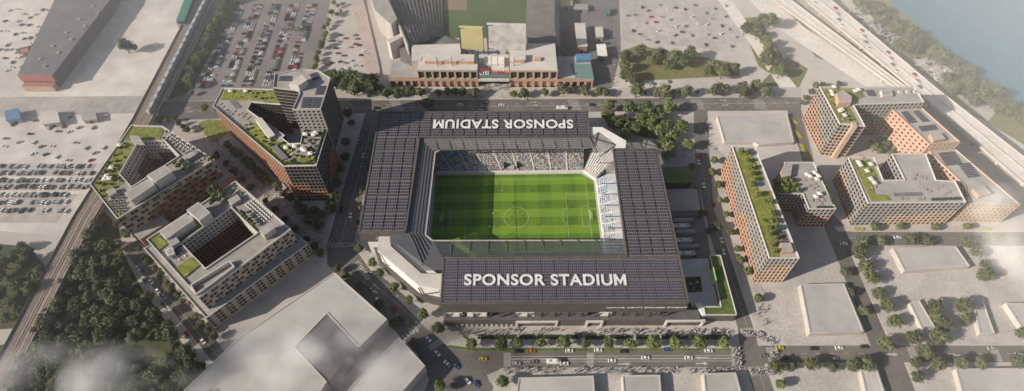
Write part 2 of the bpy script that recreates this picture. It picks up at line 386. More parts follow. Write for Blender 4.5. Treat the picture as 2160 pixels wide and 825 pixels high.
slab('east_street_pavement', [(1495, 300), (1530, 330), (1600, 590), (1650, 700), (1640, 727), (1612, 727), (1592, 690), (1549, 556), (1508, 440)], 0, .19, 'pavement')
struct('shaded_verge', [[(500, -40), (528, -40), (478, 60), (405, 180), (388, 200), (354, 210), (388, 140), (434, 60)]], .09, 'hedge')  # shadow band of viaduct and tree belt, painted as a dark green sheet
slab('west_street_pavement', [(292, 508), (325, 508), (420, 640), (478, 710), (520, 790), (397, 640)], 0, .15, 'pavement')
slab('block_pavement', [(1797, 541), (1800, 521), (2230, 522), (2230, 727), (1880, 727)], 0, .14, 'pavement')
slab('block_pavement', [(1690, 470), (1740, 488), (1770, 562), (1836, 727), (1655, 727), (1610, 610)], 0, .14, 'pavement')
slab('block_pavement', [(1645, 768), (1845, 768), (1888, 870), (1660, 870)], 0, .14, 'pavement')
slab('block_pavement', [(1912, 768), (2230, 768), (2230, 900), (1962, 900)], 0, .14, 'pavement')
slab('block_pavement', [(1760, 478), (2110, 478), (2110, 488), (1768, 488)], 0, .14, 'pavement')
slab('central_median', [(1075, 756.5), (1540, 755), (1540, 757), (1075, 758.5)], .06, .14, 'kerb')

# painted markings: one sheet mesh per road
def strip(mb, a, b, w, z, mat):
    a, b = Vector(a[:2]), Vector(b[:2]); d = (b-a).normalized(); nn = Vector((-d.y, d.x))*w/2
    mb.face([(*(a-nn), z), (*(b-nn), z), (*(b+nn), z), (*(a+nn), z)], mat)
def dashes(mb, a, b, w, z, mat, on=3, off=6):
    a, b = Vector(a[:2]), Vector(b[:2]); L_ = (b-a).length; d = (b-a)/L_; t_ = 0
    while t_ < L_: strip(mb, a+d*t_, a+d*min(L_, t_+on), w, z, mat); t_ += on+off
def zebra(mb, a, b, length, z, n, mat='paint'):
    """bars laid across the line a-b (which crosses the road)"""
    a, b = Vector(a[:2]), Vector(b[:2]); d = (b-a).normalized(); nn = Vector((-d.y, d.x))*length/2
    for i in range(n):
        p = a+(b-a)*((i+.5)/n); strip(mb, p-nn, p+nn, (b-a).length/n*.5, z, mat)
def arrow(mb, p, ang, z, s=1.0):
    p = Vector(p[:2]); d = Vector((math.cos(ang), math.sin(ang))); nn = Vector((-d.y, d.x))
    strip(mb, p-d*3.2*s, p+d*1.2*s, .7*s, z, 'paint')
    q = [p+d*1.2*s+nn*1.1*s, p+d*1.2*s-nn*1.1*s, p+d*3.4*s]; mb.face([(*k, z) for k in q], 'paint')
mk = MB()
for y0, y1 in ((219, 214.5), (223, 218), (231, 224.5)):
    dashes(mk, at(420, y0+5), at(1680, y1), .3, .09, 'paint', 3, 7)
strip(mk, at(380, 233), at(1688, 217), .3, .09, 'paint')
for px in (730, 835, 1210, 1470, 1600): mk.sheet([[tuple(at(x, y, .08)) for x, y in ((px-14, 212-(px-740)*.004), (px+8, 212-(px-740)*.004), (px+18, 235-(px-740)*.005), (px-6, 235-(px-740)*.005))]], 'crosspatch')
for px, py in ((1125, 216), (1128, 222), (1525, 212), (1530, 222), (395, 228), (400, 236)): arrow(mk, at(px, py), 0, .1, .9)
tag(mk.build('north_avenue_markings'), kind='structure')
mk = MB()
for f in (.27, .5, .73): dashes(mk, at(774+28*f, 252), at(690+54*f, 512), .25, .09, 'paint', 4, 6)
for f in (.5, .55): strip(mk, at(703, 560) if 0 else at(774+28*f, 252), at(690+54*f, 512), .15, .1, 'paint')
zebra(mk, at(691, 517), at(752, 515), 4.5, .1, 12)
tag(mk.build('west_road_markings'), kind='structure')
mk = MB()
for x0, y0, x1, y1, dash in ((727, 560, 893, 712, 1), (744, 560, 905, 700, 0), (752, 556, 915, 695, 1)):
    (dashes if dash else strip)(mk, at(x0, y0), at(x1, y1), .28, .1, 'paint')
a_, b_ = at(790, 604), at(835, 646); ang = math.atan2(b_.y-a_.y, b_.x-a_.x)
for px, py, s_ in ((793, 604, math.pi), (790, 613, 0), (868, 698, 0), (876, 694, 0), (882, 683, math.pi)): arrow(mk, at(px, py), ang+s_, .11, 1.0)
zebra(mk, at(752, 552), at(778, 590), 3.5, .11, 9); zebra(mk, at(850, 715), at(905, 668), 3.5, .11, 9)
zebra(mk, at(905, 735), at(940, 715), 4, .11, 8); zebra(mk, at(1030, 800), at(1055, 790), 6, .11, 8)
tag(mk.build('diagonal_road_markings'), kind='structure')
mk = MB()
strip(mk, at(1078, 752), at(1543, 750), .3, .1, 'paint'); strip(mk, at(1078, 763), at(1543, 761.5), .3, .1, 'paint')
for px, py, s_ in ((1306, 757, math.pi), (1316, 768, 0), (1480, 755, math.pi), (1480, 767, 0), (1880, 748, 0), (2020, 750, math.pi)): arrow(mk, at(px, py), s_, .11, 1.2)
for px in (1070, 1245): zebra(mk, at(px, 744), at(px, 774), 4.5, .11, 12)
zebra(mk, at(1552, 738), at(1553, 774), 6, .11, 14); zebra(mk, at(1625, 733), at(1632, 764), 6, .11, 12)
zebra(mk, at(1563, 702), at(1597, 700), 6, .11, 11); zebra(mk, at(1578, 784), at(1622, 782), 6, .11, 13)
zebra(mk, at(1919, 731), at(1932, 763), 5, .11, 13); zebra(mk, at(2093, 731), at(2108, 763), 5, .11, 13)
dashes(mk, at(1660, 746), at(1905, 746), .25, .1, 'paint'); dashes(mk, at(1940, 746), at(2220, 746), .25, .1, 'paint')
dashes(mk, at(1790, 503), at(2220, 504), .25, .1, 'paint')
tag(mk.build('front_avenue_markings'), kind='structure')
mk = MB()
strip(mk, at(1478, 345), at(1521, 520), .22, .1, 'paint'); strip(mk, at(1521, 520), at(1577, 692), .22, .1, 'paint'); dashes(mk, at(1473, 345), at(1515, 520), .2, .1, 'paint')
strip(mk, at(1603, 790), at(1625, 860), .22, .1, 'paint')
strip(mk, at(1693, 250), at(1741, 440), .22, .1, 'paint')
zebra(mk, at(1776, 480), at(1792, 478), 4, .11, 7)
tag(mk.build('east_street_markings'), kind='structure')
mk = MB()
strip(mk, at(300, 560), at(497, 796), .35, .1, 'paintyellow'); strip(mk, at(286, 575), at(420, 735), .3, .1, 'paintyellow')
zebra(mk, at(280, 570), at(306, 552), 4, .11, 8); zebra(mk, at(472, 797), at(503, 780), 4, .11, 9)
tag(mk.build('west_street_markings'), kind='structure')
# stall lines of the big car park
mk = MB()
LOTX = [-288, -270, -252, -234, -216, -198]
for x in LOTX:
    for k in range(0, 60):
        y = 143+k*2.75
        strip(mk, (x-5.2, y), (x+5.2, y), .14, .06, 'paint')
tag(mk.build('car_park_markings'), kind='structure')
# ================================================================== buildings
GEN = {}
def facade_cells(p0, p1, z0, zt0, zt1, ncol, nrow, colour, win, depth, inset_, wall, quads, sill=None):
    """a wall from p0 to p1 (outside on the right) cut into cells; each has a recessed window"""
    p0, p1 = Vector((*p0[:2], 0)), Vector((*p1[:2], 0)); d = p1-p0; out = Vector((d.y, -d.x, 0)).normalized(); back = -out*depth
    a0, a1, b0, b1 = inset_
    def P(u, v): return p0+d*u+Vector((0, 0, z0+(zt0+(zt1-zt0)*u-z0)*v))
    for c in range(ncol):
        for r in range(nrow):
            u0_, u1_, v0_, v1_ = c/ncol, (c+1)/ncol, r/nrow, (r+1)/nrow
            m_ = colour(c, r, ncol, nrow)
            wset = win(c, r, ncol, nrow) if win else True
            A, B, C, D = P(u0_, v0_), P(u1_, v0_), P(u1_, v1_), P(u0_, v1_)
            if not wset: wall.face([A, B, C, D], m_); continue
            du, dv = u1_-u0_, v1_-v0_
            ua, ub, va, vb = u0_+du*a0, u1_-du*a1, v0_+dv*b0, v1_-dv*b1
            a, b, c_, e = P(ua, va), P(ub, va), P(ub, vb), P(ua, vb)
            wall.face([A, B, b, a], m_); wall.face([B, C, c_, b], m_); wall.face([C, D, e, c_], m_); wall.face([D, A, a, e], m_)
            a2, b2, c2, e2 = a+back, b+back, c_+back, e+back
            wall.face([a, b, b2, a2], m_); wall.face([b, c_, c2, b2], m_); wall.face([c_, e, e2, c2], m_); wall.face([e, a, a2, e2], m_)
            quads.append((a2, b2, c2, e2, out, m_))
def window_parts(quads, parent, origin, most=100, mull='steel', frame=.12):
    """the windows that show largest become parts, the rest of the facade's windows one part"""
    def size(q):
        c = (q[0]+q[2])/2; v = Vector(CAM.tolist())-c; k = q[4].dot(v.normalized())
        return -max(k, 0)*(q[0]-q[1]).length*(q[0]-q[3]).length/v.length_squared
    quads = sorted(quads, key=size); rest = MB()
    for i, q in enumerate(quads):
        mb = MB() if i < most else rest
        a, b, c, d, o = q[:5]; e = o*.05; X = (b-a); Z = (d-a)
        mb.face([a, b, c, d], 'glass')
        m0 = a+X*.46+e; m1 = a+X*.54+e
        mb.face([m0, m1, m1+Z, m0+Z], mull)
        mb.face([a+Z*.0+e, b+e, b+Z*.06+e, a+Z*.06+e], mull)
        if i < most: mb.build('window', parent, origin)
    if rest.f: rest.build('windows', parent, origin)['kind'] = 'stuff'
def roof_with_parapet(mb_roof, mb_par, poly, z, mat, par=1.0, th=.45, holes=(), parmat='concretelight'):
    zs = z if isinstance(z, (list, tuple)) else [z]*len(poly)
    loops = [[(p[0], p[1], q) for p, q in zip(poly, zs)]] + [[(p[0], p[1], p[2]) for p in h] for h in holes]
    mb_roof.sheet(loops, mat)
    def ring(pl, zz, d):
        inn = inset(pl, d); n = len(pl)
        for i in range(n):
            j = (i+1) % n; o0, o1, i0, i1 = pl[i], pl[j], inn[i], inn[j]
            mb_par.face([(*o0, zz[i]), (*o1, zz[j]), (*o1, zz[j]+par), (*o0, zz[i]+par)], parmat)
            mb_par.face([(*o0, zz[i]+par), (*o1, zz[j]+par), (*i1, zz[j]+par), (*i0, zz[i]+par)], parmat)
            mb_par.face([(*i1, zz[j]), (*i0, zz[i]), (*i0, zz[i]+par), (*i1, zz[j]+par)], parmat)
    if par: 
        ring(poly, zs, th)
        for h in holes: ring([p[:2] for p in h], [p[2] for p in h], -th if area([p[:2] for p in h]) > 0 else th)
def grow(poly, d): return inset(poly, -d)
def penthouse(parent, origin, base, z, h, mat='concretelight', name='penthouse', z2=None):
    mb = MB(); mb.prism(ccw(base), z-.3, z+h if z2 is None else z2, mat)
    i_ = inset(ccw(base), .5)
    if z2 is None: mb.prism(i_, z+h, z+h+.02, 'roofgrey', side=False)
    return mb.build(name, parent, origin)
def pv_array(parent, origin, quad, z, tilt=.35, rows=6, mat='pvroof'):
    """rows of tilted modules between four corners"""
    a, b, c, d = [Vector((*p[:2], 0)) for p in quad]; mb = MB()
    for r in range(rows):
        f0, f1 = (r+.08)/rows, (r+.86)/rows
        p0, p1, p2, p3 = a+(d-a)*f0, b+(c-b)*f0, b+(c-b)*f1, a+(d-a)*f1
        w_ = (p1-p0).length; h_ = (p3-p0).length
        z0, z1 = z+.35, z+.35+tilt*h_*.5
        mb.face([(*p0[:2], z0), (*p1[:2], z0), (*p2[:2], z1), (*p3[:2], z1)], mat, uv=[(0, 0), (w_, 0), (w_, h_), (0, h_)])
        mb.face([(*p3[:2], z), (*p2[:2], z), (*p2[:2], z1), (*p3[:2], z1)][::-1], 'steel')
    return mb.build('solar_panel', parent, origin)
def patch(parent, origin, poly, z, mat, name, h=.25):
    mb = MB(); mb.prism(ccw(poly), z, z+h, 'planter', top=mat); return mb.build(name, parent, origin)
def base_of(poly): return (sum(p[0] for p in poly)/len(poly), sum(p[1] for p in poly)/len(poly), 0.0)
def solid(m_): return lambda c, r, nc, nr: m_

# ---- slab: long narrow block beside the east street ----------------------------------
P = [at(1543, 309, 32), at(1592, 309, 32), at(1686, 546, 32), at(1622, 546, 32)]
sw, se, ne, nw = [(p.x, p.y) for p in (P[3], P[2], P[1], P[0])]
poly = [sw, se, ne, nw]; org = base_of(poly)
B = thing('apartment_building', 'long narrow orange and grey block with trees along its green roof beside the street', 'building', org)
wall, q = MB(), []
def saw(c, r, nc, nr):
    k = nc-1-c if False else c; t_ = nr-1-r            # rows from the top; columns run from the far end
    f = k/nc; depth_ = (1+f*9) if f < .47 else (1.8+(f-.47)*7)
    return 'panelgrey' if t_ < depth_ else 'terracotta'
facade_cells(nw, sw, 0, 32, 32, 26, 8, saw, None, .7, (.10, .10, .13, .10), wall, q)
facade_cells(sw, se, 0, 32, 32, 7, 8, lambda c, r, nc, nr: 'panelgrey' if r > nr-4+(0 if c < 2 else 1) else 'tanbrick', None, .6, (.10, .10, .13, .10), wall, q)
facade_cells(se, ne, 0, 32, 32, 26, 8, lambda c, r, nc, nr: 'panelgrey' if r > 5 else 'terracotta', None, .5, (.2, .2, .22, .16), wall, q)
facade_cells(ne, nw, 0, 32, 32, 8, 9, solid('panelgrey'), None, .5, (.2, .2, .22, .16), wall, q)
wall.build('wall', B, org); window_parts(q, B, org)
rf, pr = MB(), MB(); roof_with_parapet(rf, pr, poly, 32, 'roofgrey', .9, .6); rf.build('roof', B, org); pr.build('parapet', B, org)
z = 32.05
patch(B, org, xy([(1551, 320), (1582, 320), (1613, 380), (1595, 381), (1600, 403), (1626, 403), (1648, 497), (1641, 508), (1644, 543), (1626, 543)], z), z, 'grass', 'green_roof')
pv_array(B, org, xy([(1646, 490), (1655, 487), (1663, 512), (1652, 514)], 32.3), 32.1, rows=5)
penthouse(B, org, xy([(1645, 512), (1668, 512), (1674, 530), (1650, 532)], 35), 32, 3, 'pinkbrick')
SLAB_Z = 32.3

# ---- small terrace block behind it --------------------------------------------------
h = 22
outl = [(1705, 441), (1642, 398), (1644, 376), (1662, 375), (1654, 343), (1712, 342), (1763, 441)]
P = xy([(1706, 442), (1763, 442), (1716, 343), (1654, 343), (1662, 376), (1640, 377), (1643, 410), (1693, 410)], h)
poly = ccw(P); org = base_of(poly)
B = thing('apartment_building', 'small grey terrace block with parasols and a hedge-filled green roof behind the slab', 'building', org)
wall, q = MB(), []
for i in range(len(poly)):
    a, b = poly[i], poly[(i+1) % len(poly)]; L_ = math.hypot(b[0]-a[0], b[1]-a[1])
    facade_cells(a, b, 0, h, h, max(2, round(L_/2.9)), 6, lambda c, r, nc, nr: 'panelgrey' if r >= 4 or (c < nc*.3 and r > 2) else 'terracotta', None, .6, (.10, .10, .13, .10), wall, q)
wall.build('wall', B, org); window_parts(q, B, org)
rf, pr = MB(), MB(); roof_with_parapet(rf, pr, poly, h, 'roofgrey', .9, .5); rf.build('roof', B, org); pr.build('parapet', B, org)
patch(B, org, xy([(1628, 378), (1676, 376), (1694, 407), (1646, 408)], h+.05), h+.05, 'grass', 'green_roof')
penthouse(B, org, xy([(1646, 362), (1655, 345), (1672, 346), (1668, 370), (1650, 374)], h+4), h, 4, 'pinkbrick')

# ---- far right court block: tower arm, back wing ------------------------------------
def block(label, poly_px, h, cell, rows, colour, roofmat='roofgrey', name='apartment_building', win=None, insets=(.10, .10, .13, .10), parmat='concretelight', par=.9, depth=.5, world=False, most=100):
    poly = ccw(poly_px if world else xy(poly_px, h)); org = base_of(poly)
    B = thing(name, label, 'building', org); wall, q = MB(), []
    for i in range(len(poly)):
        a, b = poly[i], poly[(i+1) % len(poly)]; L_ = math.hypot(b[0]-a[0], b[1]-a[1])
        f = (colour(a, b) if callable(colour) else solid(colour))
        facade_cells(a, b, 0, h, h, max(1, round(L_/(cell*1.12))), rows, f, win, depth, insets, wall, q)
    wall.build('wall', B, org); window_parts(q, B, org, most)
    rf, pr = MB(), MB(); roof_with_parapet(rf, pr, poly, h, roofmat, par, .5, parmat=parmat); rf.build('roof', B, org); pr.build('parapet', B, org)
    return B, org, poly
def face_dir(a, b):
    n_ = Vector((b[1]-a[1], -(b[0]-a[0]))).normalized()
    return 'w' if n_.x < -.7 else 'e' if n_.x > .7 else 's' if n_.y < 0 else 'n'
def col_court(a, b):
    k = face_dir(a, b)
    if k == 'w': return lambda c, r, nc, nr: 'panelgrey' if (nr-1-r) < 2+c/nc*4.2+(1.5 if c > nc*.45 else 0) else 'terracotta'
    if k == 's': return lambda c, r, nc, nr: ('panelgrey' if (nr-1-r) < (2 if c < nc*.55 else 7) else 'tanbrick') if nc < 12 else ('panelgrey' if (nr-1-r) < 6 else 'terracotta')
    return solid('terracotta')
h = 35
B, org, poly = block('tall grey and brick block with white parasols on a lawn roof and an orange pier', [(1728, 184), (1928, 184), (1949, 217), (1800, 222), (1825, 268), (1771, 263)], h, 2.9, 10, col_court)
patch(B, org, xy([(1734, 188), (1812, 187), (1824, 204), (1788, 220), (1808, 258), (1774, 259)], h+.05), h+.05, 'grass', 'green_roof')
penthouse(B, org, xy([(1765, 195), (1778, 190), (1797, 203), (1796, 216), (1770, 217)], h+5), h, 5, 'pinkbrick')
penthouse(B, org, xy([(1858, 190), (1880, 189), (1884, 200), (1862, 202)], h+2.5), h, 2.5, 'concretelight', 'plant_room')
for k in range(3): penthouse(B, org, xy([(1895+k*16, 190), (1903+k*16, 190), (1905+k*16, 195), (1897+k*16, 195)], h+1.2), h, 1.2, 'concretelight', 'roof_vent')
pv_array(B, org, xy([(1832, 203), (1850, 203), (1842, 190), (1825, 190)], h+.4), h+.1, rows=5)
# the orange pier on its short face
a, b = poly[[i for i in range(len(poly)) if face_dir(poly[i], poly[(i+1) % len(poly)]) == 's'][0]], None
s0, s1 = Vector(xy([(1771, 263)], h)[0]), Vector(xy([(1825, 268)], h)[0]); d_ = (s1-s0).normalized(); nn = Vector((d_.y, -d_.x)); c0 = s0+(s1-s0)*.55
mb = MB(); mb.prism(ccw([tuple(c0-d_*1.7+nn*2.2), tuple(c0+d_*1.7+nn*2.2), tuple(c0+d_*1.7-nn*2.5), tuple(c0-d_*1.7-nn*2.5)]), 0, h+1.6, 'tanbrick'); mb.build('pier', B, org)
# pink angled block and its lower extension
h = 28
B, org, poly = block('pink brick block with square windows and three solar arrays on its roof', [(1880, 231), (1944, 229), (2025, 301), (1960, 306)], h, 3.4, 8, lambda a, b: solid('pinkbrick') if face_dir(a, b) in 'wn' else solid('tanbrick'), insets=(.28, .28, .3, .25), parmat='pinkbrick', name='apartment_building')
for l in ([(1900, 236), (1913, 234), (1936, 258), (1918, 260)], [(1925, 234), (1938, 233), (1962, 256), (1946, 258)], [(1936, 266), (1972, 262), (1980, 273), (1945, 277)]):
    pv_array(B, org, xy(l, h+.5), h+.1, rows=6)
penthouse(B, org, xy([(1962, 282), (1985, 279), (1995, 293), (1970, 297)], h+3), h, 3, 'pinkbrick')
h = 22
B, org, poly = block('low pink and tan block at the right with roof solar arrays and a roof hut', [(1958, 320), (2015, 316), (2152, 433), (2042, 430), (2034, 392)], h, 3.0, 6, lambda a, b: solid('pinkbrick') if face_dir(a, b) in 'wn' else solid('tanbrick'), insets=(.22, .22, .28, .2), parmat='tanbrick')
for l in ([(1978, 322), (2012, 319), (2032, 346), (1996, 350)], [(2020, 345), (2045, 342), (2068, 372), (2042, 375)]): pv_array(B, org, xy(l, h+.5), h+.1, rows=7)
penthouse(B, org, xy([(2053, 398), (2075, 391), (2092, 407), (2066, 414)], h+3), h, 3, 'pinkbrick')
# front right block
h = 27
def col_front(a, b):
    k = face_dir(a, b)
    if k == 's': return lambda c, r, nc, nr: 'panelgrey' if (nr-1-r) < (7 if c < 6 else 4-(c-6)*.13) and not (c > 12 and (nr-1-r) > 2) or c < 4 else 'tanbrick'
    if k == 'w': return lambda c, r, nc, nr: 'panelgrey' if (nr-1-r) < 2+(1 if c < nc*.4 else c/nc*5) else 'terracotta'
    return solid('panelgrey')
fp = [(1788, 333), (1843, 333), (1863, 381), (1907, 380), (1880, 325), (1952, 325), (1974, 381), (2014, 383), (2037, 428), (1830, 430)]
B, org, poly = block('grey gridded block at the street corner with parasols on a lawn strip and roof terrace', fp, h, 3.0, 8, col_front)
patch(B, org, xy([(1796, 338), (1834, 337), (1854, 378), (1838, 382), (1847, 410), (1874, 412), (1880, 423), (1838, 425)], h+.05), h+.05, 'grass', 'green_roof')
patch(B, org, xy([(1883, 407), (1945, 405), (1948, 413), (1888, 415)], h+.05), h+.05, 'roofdark', 'plant_deck', .1)
penthouse(B, org, xy([(1800, 328), (1813, 323), (1824, 325), (1822, 332)], h+2), h, 2, 'pinkbrick')
# white service hut near the corner walk
# ---- left: court building with triangular yard ---------------------------------------
def pairs(c, r, nc, nr): return (c+(r % 2)) % 3 != 2
def col_left(brown0, brown1):
    return lambda c, r, nc, nr: 'brownbrick' if (r < nr-1-abs(c/nc-.6)*6 and brown0 <= c/nc <= brown1) else 'panelbeige'
h = 30
P = xy([(278, 265), (344, 267), (453, 338), (248, 464), (190, 390)], h); poly = ccw(P); org = base_of(poly)
hp = xy([(293, 300), (347, 298), (378, 330), (279, 395), (254, 368)], h); hole = ccw(hp)[::-1]
B = thing('courtyard_building', 'pale courtyard building with a triangular inner yard and long garden roof beside the railway', 'building', org)
wall, q = MB(), []
for i in range(5):
    a, b = poly[i], poly[(i+1) % 5]; L_ = math.hypot(b[0]-a[0], b[1]-a[1])
    k = face_dir(a, b); long_ = L_ > 50 and b[0] > a[0]
    facade_cells(a, b, 0, h, h, round(L_/2.7), 7, col_left(.2, 1) if long_ else solid('panelbeige'), pairs, .6, (.08, .08, .19, .17), wall, q)
    a, b = hole[i], hole[(i+1) % 5]; L_ = math.hypot(b[0]-a[0], b[1]-a[1])
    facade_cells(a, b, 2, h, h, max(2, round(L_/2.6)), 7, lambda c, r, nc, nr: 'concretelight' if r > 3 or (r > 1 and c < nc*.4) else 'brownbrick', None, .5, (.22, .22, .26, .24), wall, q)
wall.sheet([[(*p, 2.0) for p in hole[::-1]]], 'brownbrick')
wall.build('wall', B, org); window_parts(q, B, org)
rf, pr = MB(), MB(); roof_with_parapet(rf, pr, poly, h, 'deck', 1.0, .7, holes=[[(*p, h) for p in hole]]); rf.build('roof', B, org); pr.build('parapet', B, org)
z = h+.05
patch(B, org, xy([(276, 268), (340, 270), (345, 276), (336, 298), (290, 297), (258, 297)], z), z, 'grass', 'green_roof')
patch(B, org, xy([(255, 300), (287, 301), (250, 366), (263, 384), (243, 398), (222, 424), (198, 391)], z), z, 'grass', 'green_roof')
patch(B, org, xy([(227, 431), (232, 428), (256, 453), (250, 458)], z), z, 'grass', 'green_roof')
patch(B, org, xy([(293, 427), (375, 380), (382, 386), (298, 434)], z), z, 'lawn', 'green_roof')
penthouse(B, org, xy([(275, 288), (294, 290), (300, 298), (279, 299)], h+4), h, 5)
penthouse(B, org, xy([(262, 407), (316, 375), (326, 389), (276, 423)], h+6), h, 6)
penthouse(B, org, xy([(309, 370), (347, 348), (362, 362), (327, 384)], h+8), h, 8)
penthouse(B, org, xy([(223, 403), (240, 396), (246, 405), (230, 414)], h+3), h, 3, 'concrete', 'plant_room')
penthouse(B, org, xy([(385, 330), (406, 319), (414, 325), (394, 338)], h+3), h, 3, 'roofgrey', 'plant_room')
for lp, zz in (([(279, 491), (340, 452), (355, 468), (296, 505)], 12), ([(434, 396), (455, 348), (492, 368), (440, 402)], 12)):
    mb = MB(); mb.prism(ccw(xy(lp, zz)), 0, zz, 'brick', top='roofgrey'); mb.build('podium', B, org)
# ---- left: square court building ----------------------------------------------------
h, lz = 31, 16
P = xy([(310, 507), (420, 630), (615, 485), (498, 383)], h); main = ccw(P)
org = base_of(main)
low = ccw(xy([(304, 525), (435, 673), (651, 515)], lz) + [P[3]])
hole = ccw(xy([(384, 514), (488, 440), (543, 493), (435, 567)], h))[::-1]
B = thing('courtyard_building', 'pale stepped building round a deep rectangular yard with two square lawns on its roof', 'building', org)
wall, q = MB(), []
for i in range(4):
    a, b = main[i], main[(i+1) % 4]; L_ = math.hypot(b[0]-a[0], b[1]-a[1])
    facade_cells(a, b, lz, h, h, round(L_/2.5), 4, solid('panelbeige'), lambda c, r, nc, nr: (c+(r % 2)*2) % 3 != 1, .5, (.1, .1, .18, .16), wall, q)
    a, b = low[i], low[(i+1) % 4]; L_ = math.hypot(b[0]-a[0], b[1]-a[1])
    facade_cells(a, b, 0, lz, lz, round(L_/2.5), 5, solid('panelbeige'), lambda c, r, nc, nr: c % 3 != 1 and r > 0, .5, (.1, .1, .16, .15), wall, q)
    a, b = hole[i], hole[(i+1) % 4]; L_ = math.hypot(b[0]-a[0], b[1]-a[1])
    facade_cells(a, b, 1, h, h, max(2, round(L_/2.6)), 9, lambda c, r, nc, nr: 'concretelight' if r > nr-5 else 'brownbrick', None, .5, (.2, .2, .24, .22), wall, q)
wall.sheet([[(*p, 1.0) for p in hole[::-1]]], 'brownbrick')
wall.build('wall', B, org); window_parts(q, B, org)
rf, pr = MB(), MB(); roof_with_parapet(rf, pr, main, h, 'deck', 1.2, .7, holes=[[(*p, h) for p in hole]]); rf.build('roof', B, org); pr.build('parapet', B, org)
rf, pr = MB(), MB(); roof_with_parapet(rf, pr, low, lz, 'roofgrey', .9, .6); rf = MB(); rf.sheet([[(*p, lz) for p in low], [(*p, lz) for p in grow(hole[::-1], 1.0)]], 'roofgrey'); rf.build('terrace', B, org); pr.build('parapet', B, org)
z = h+.05
patch(B, org, xy([(321, 507), (334, 498), (354, 516), (338, 528)], z), z, 'grass', 'green_roof', .9)
patch(B, org, xy([(372, 565), (406, 543), (423, 560), (391, 586)], z), z, 'grass', 'green_roof', .9)
patch(B, org, xy([(378, 507), (450, 452), (455, 457), (383, 513)], z), z, 'lawn', 'green_roof')
penthouse(B, org, xy([(335, 489), (393, 452), (408, 464), (350, 504)], h+6), h, 6)
penthouse(B, org, xy([(393, 443), (418, 426), (443, 448), (420, 466)], h+8), h, 8)
penthouse(B, org, xy([(352, 508), (370, 498), (379, 510), (362, 520)], h+4), h, 4, 'concrete', 'plant_room')
penthouse(B, org, xy([(546, 487), (572, 470), (580, 480), (556, 497)], h+6), h, 6, 'concrete', 'plant_room')
penthouse(B, org, xy([(348, 527), (362, 522), (368, 534), (354, 540)], h+3), h, 3, 'white', 'plant_room')
penthouse(B, org, xy([(480, 422), (500, 410), (508, 420), (488, 432)], h+3), h, 3, 'concrete', 'plant_room')
# sunken plant well on the near corner: raised walls round a lower deck
mb = MB(); well = ccw(xy([(400, 601), (484, 549), (495, 562), (440, 603), (412, 622)], h+3)); wi = inset(well, .8)
for i in range(len(well)):
    j = (i+1) % len(well); mb.prism([well[i], well[j], wi[j], wi[i]], h, h+3, 'concretelight')
mb.build('plant_well', B, org)
pv_array(B, org, xy([(366, 548), (395, 530), (385, 515), (360, 532)], h+.5), h+.2, rows=4)

# ---- tower with the wedge-shaped garden wing ----------------------------------------
nwc = at(450, 225, 28); sec = at(599, 352, 41); dv = Vector((sec.x-nwc.x, sec.y-nwc.y)); dl = dv.length_squared
def zT(x, y): return 28+13*max(0, min(1, ((x-nwc.x)*dv.x+(y-nwc.y)*dv.y)/dl))
def onT(px, py):
    z = 34
    for _ in range(12): p = at(px, py, z); z = zT(p.x, p.y)
    return at(px, py, z)
outer = [onT(*p) for p in ((450, 225), (599, 352))] + [at(668, 351, 41), at(692, 272, 41)]
tw = xy([(677, 232), (698, 166), (672, 150), (641, 147), (580, 157), (576, 186), (626, 192), (633, 198), (617, 233)], 62)
hz = [at(632, 276, 41)]
north = [onT(604, 190), onT(470, 187)]
wing = [(p.x, p.y) for p in outer+hz]
loopT = outer[:4] + [at(640, 274, 41)] + [at(634, 303, 41), onT(611, 304), onT(596, 292), onT(602, 287), onT(541, 245), onT(523, 232), onT(531, 217), onT(592, 222)] + north
org = (sum(p.x for p in loopT)/len(loopT), sum(p.y for p in loopT)/len(loopT), 0)
B = thing('tower_building', 'dark gridded tower rising over a sloping garden wing with orange brick sides', 'building', org)
wall, q = MB(), []
pts = [(p.x, p.y) for p in loopT]; zs = [zT(*p) if i not in (1, 2, 3, 4, 5) else 41 for i, p in enumerate(pts)]
if area(pts) < 0: pts, zs = pts[::-1], zs[::-1]
n_ = len(pts)
for i in range(n_):
    a, b = pts[i], pts[(i+1) % n_]; za, zb = zs[i], zs[(i+1) % n_]
    L_ = math.hypot(b[0]-a[0], b[1]-a[1]); rows = 11; nrm = Vector((b[1]-a[1], -(b[0]-a[0]))).normalized()
    if nrm.x > .9 and a[0] > -145: f = lambda c, r, nc, nr: 'panelmid' if (nr-1-r) < 4+max(0, 6-c*.9) and not (c > 6 and r < 6) else 'brick'
    elif nrm.y < -.95 and a[0] > -170: f = lambda c, r, nc, nr: 'panelmid' if (nr-1-r) < (5 if c < nc*.5 else 7) else 'brick'
    elif nrm.x < -.4 and nrm.y < 0 and L_ > 60: f = lambda c, r, nc, nr: 'panelgrey' if r == nr-1 else 'brick'
    else: f = lambda c, r, nc, nr: 'paneldark' if r > 6 else 'brick'
    facade_cells(a, b, 0, za, zb, max(1, round(L_/2.9)), rows, f, None, .7, (.09, .09, .14, .11), wall, q)
wall.build('wall', B, org); wallp = MB()
rf, pr = MB(), MB(); roof_with_parapet(rf, pr, pts, zs, 'deck', .9, .5); rf.build('roof', B, org); pr.build('parapet', B, org)
twp = ccw(tw)
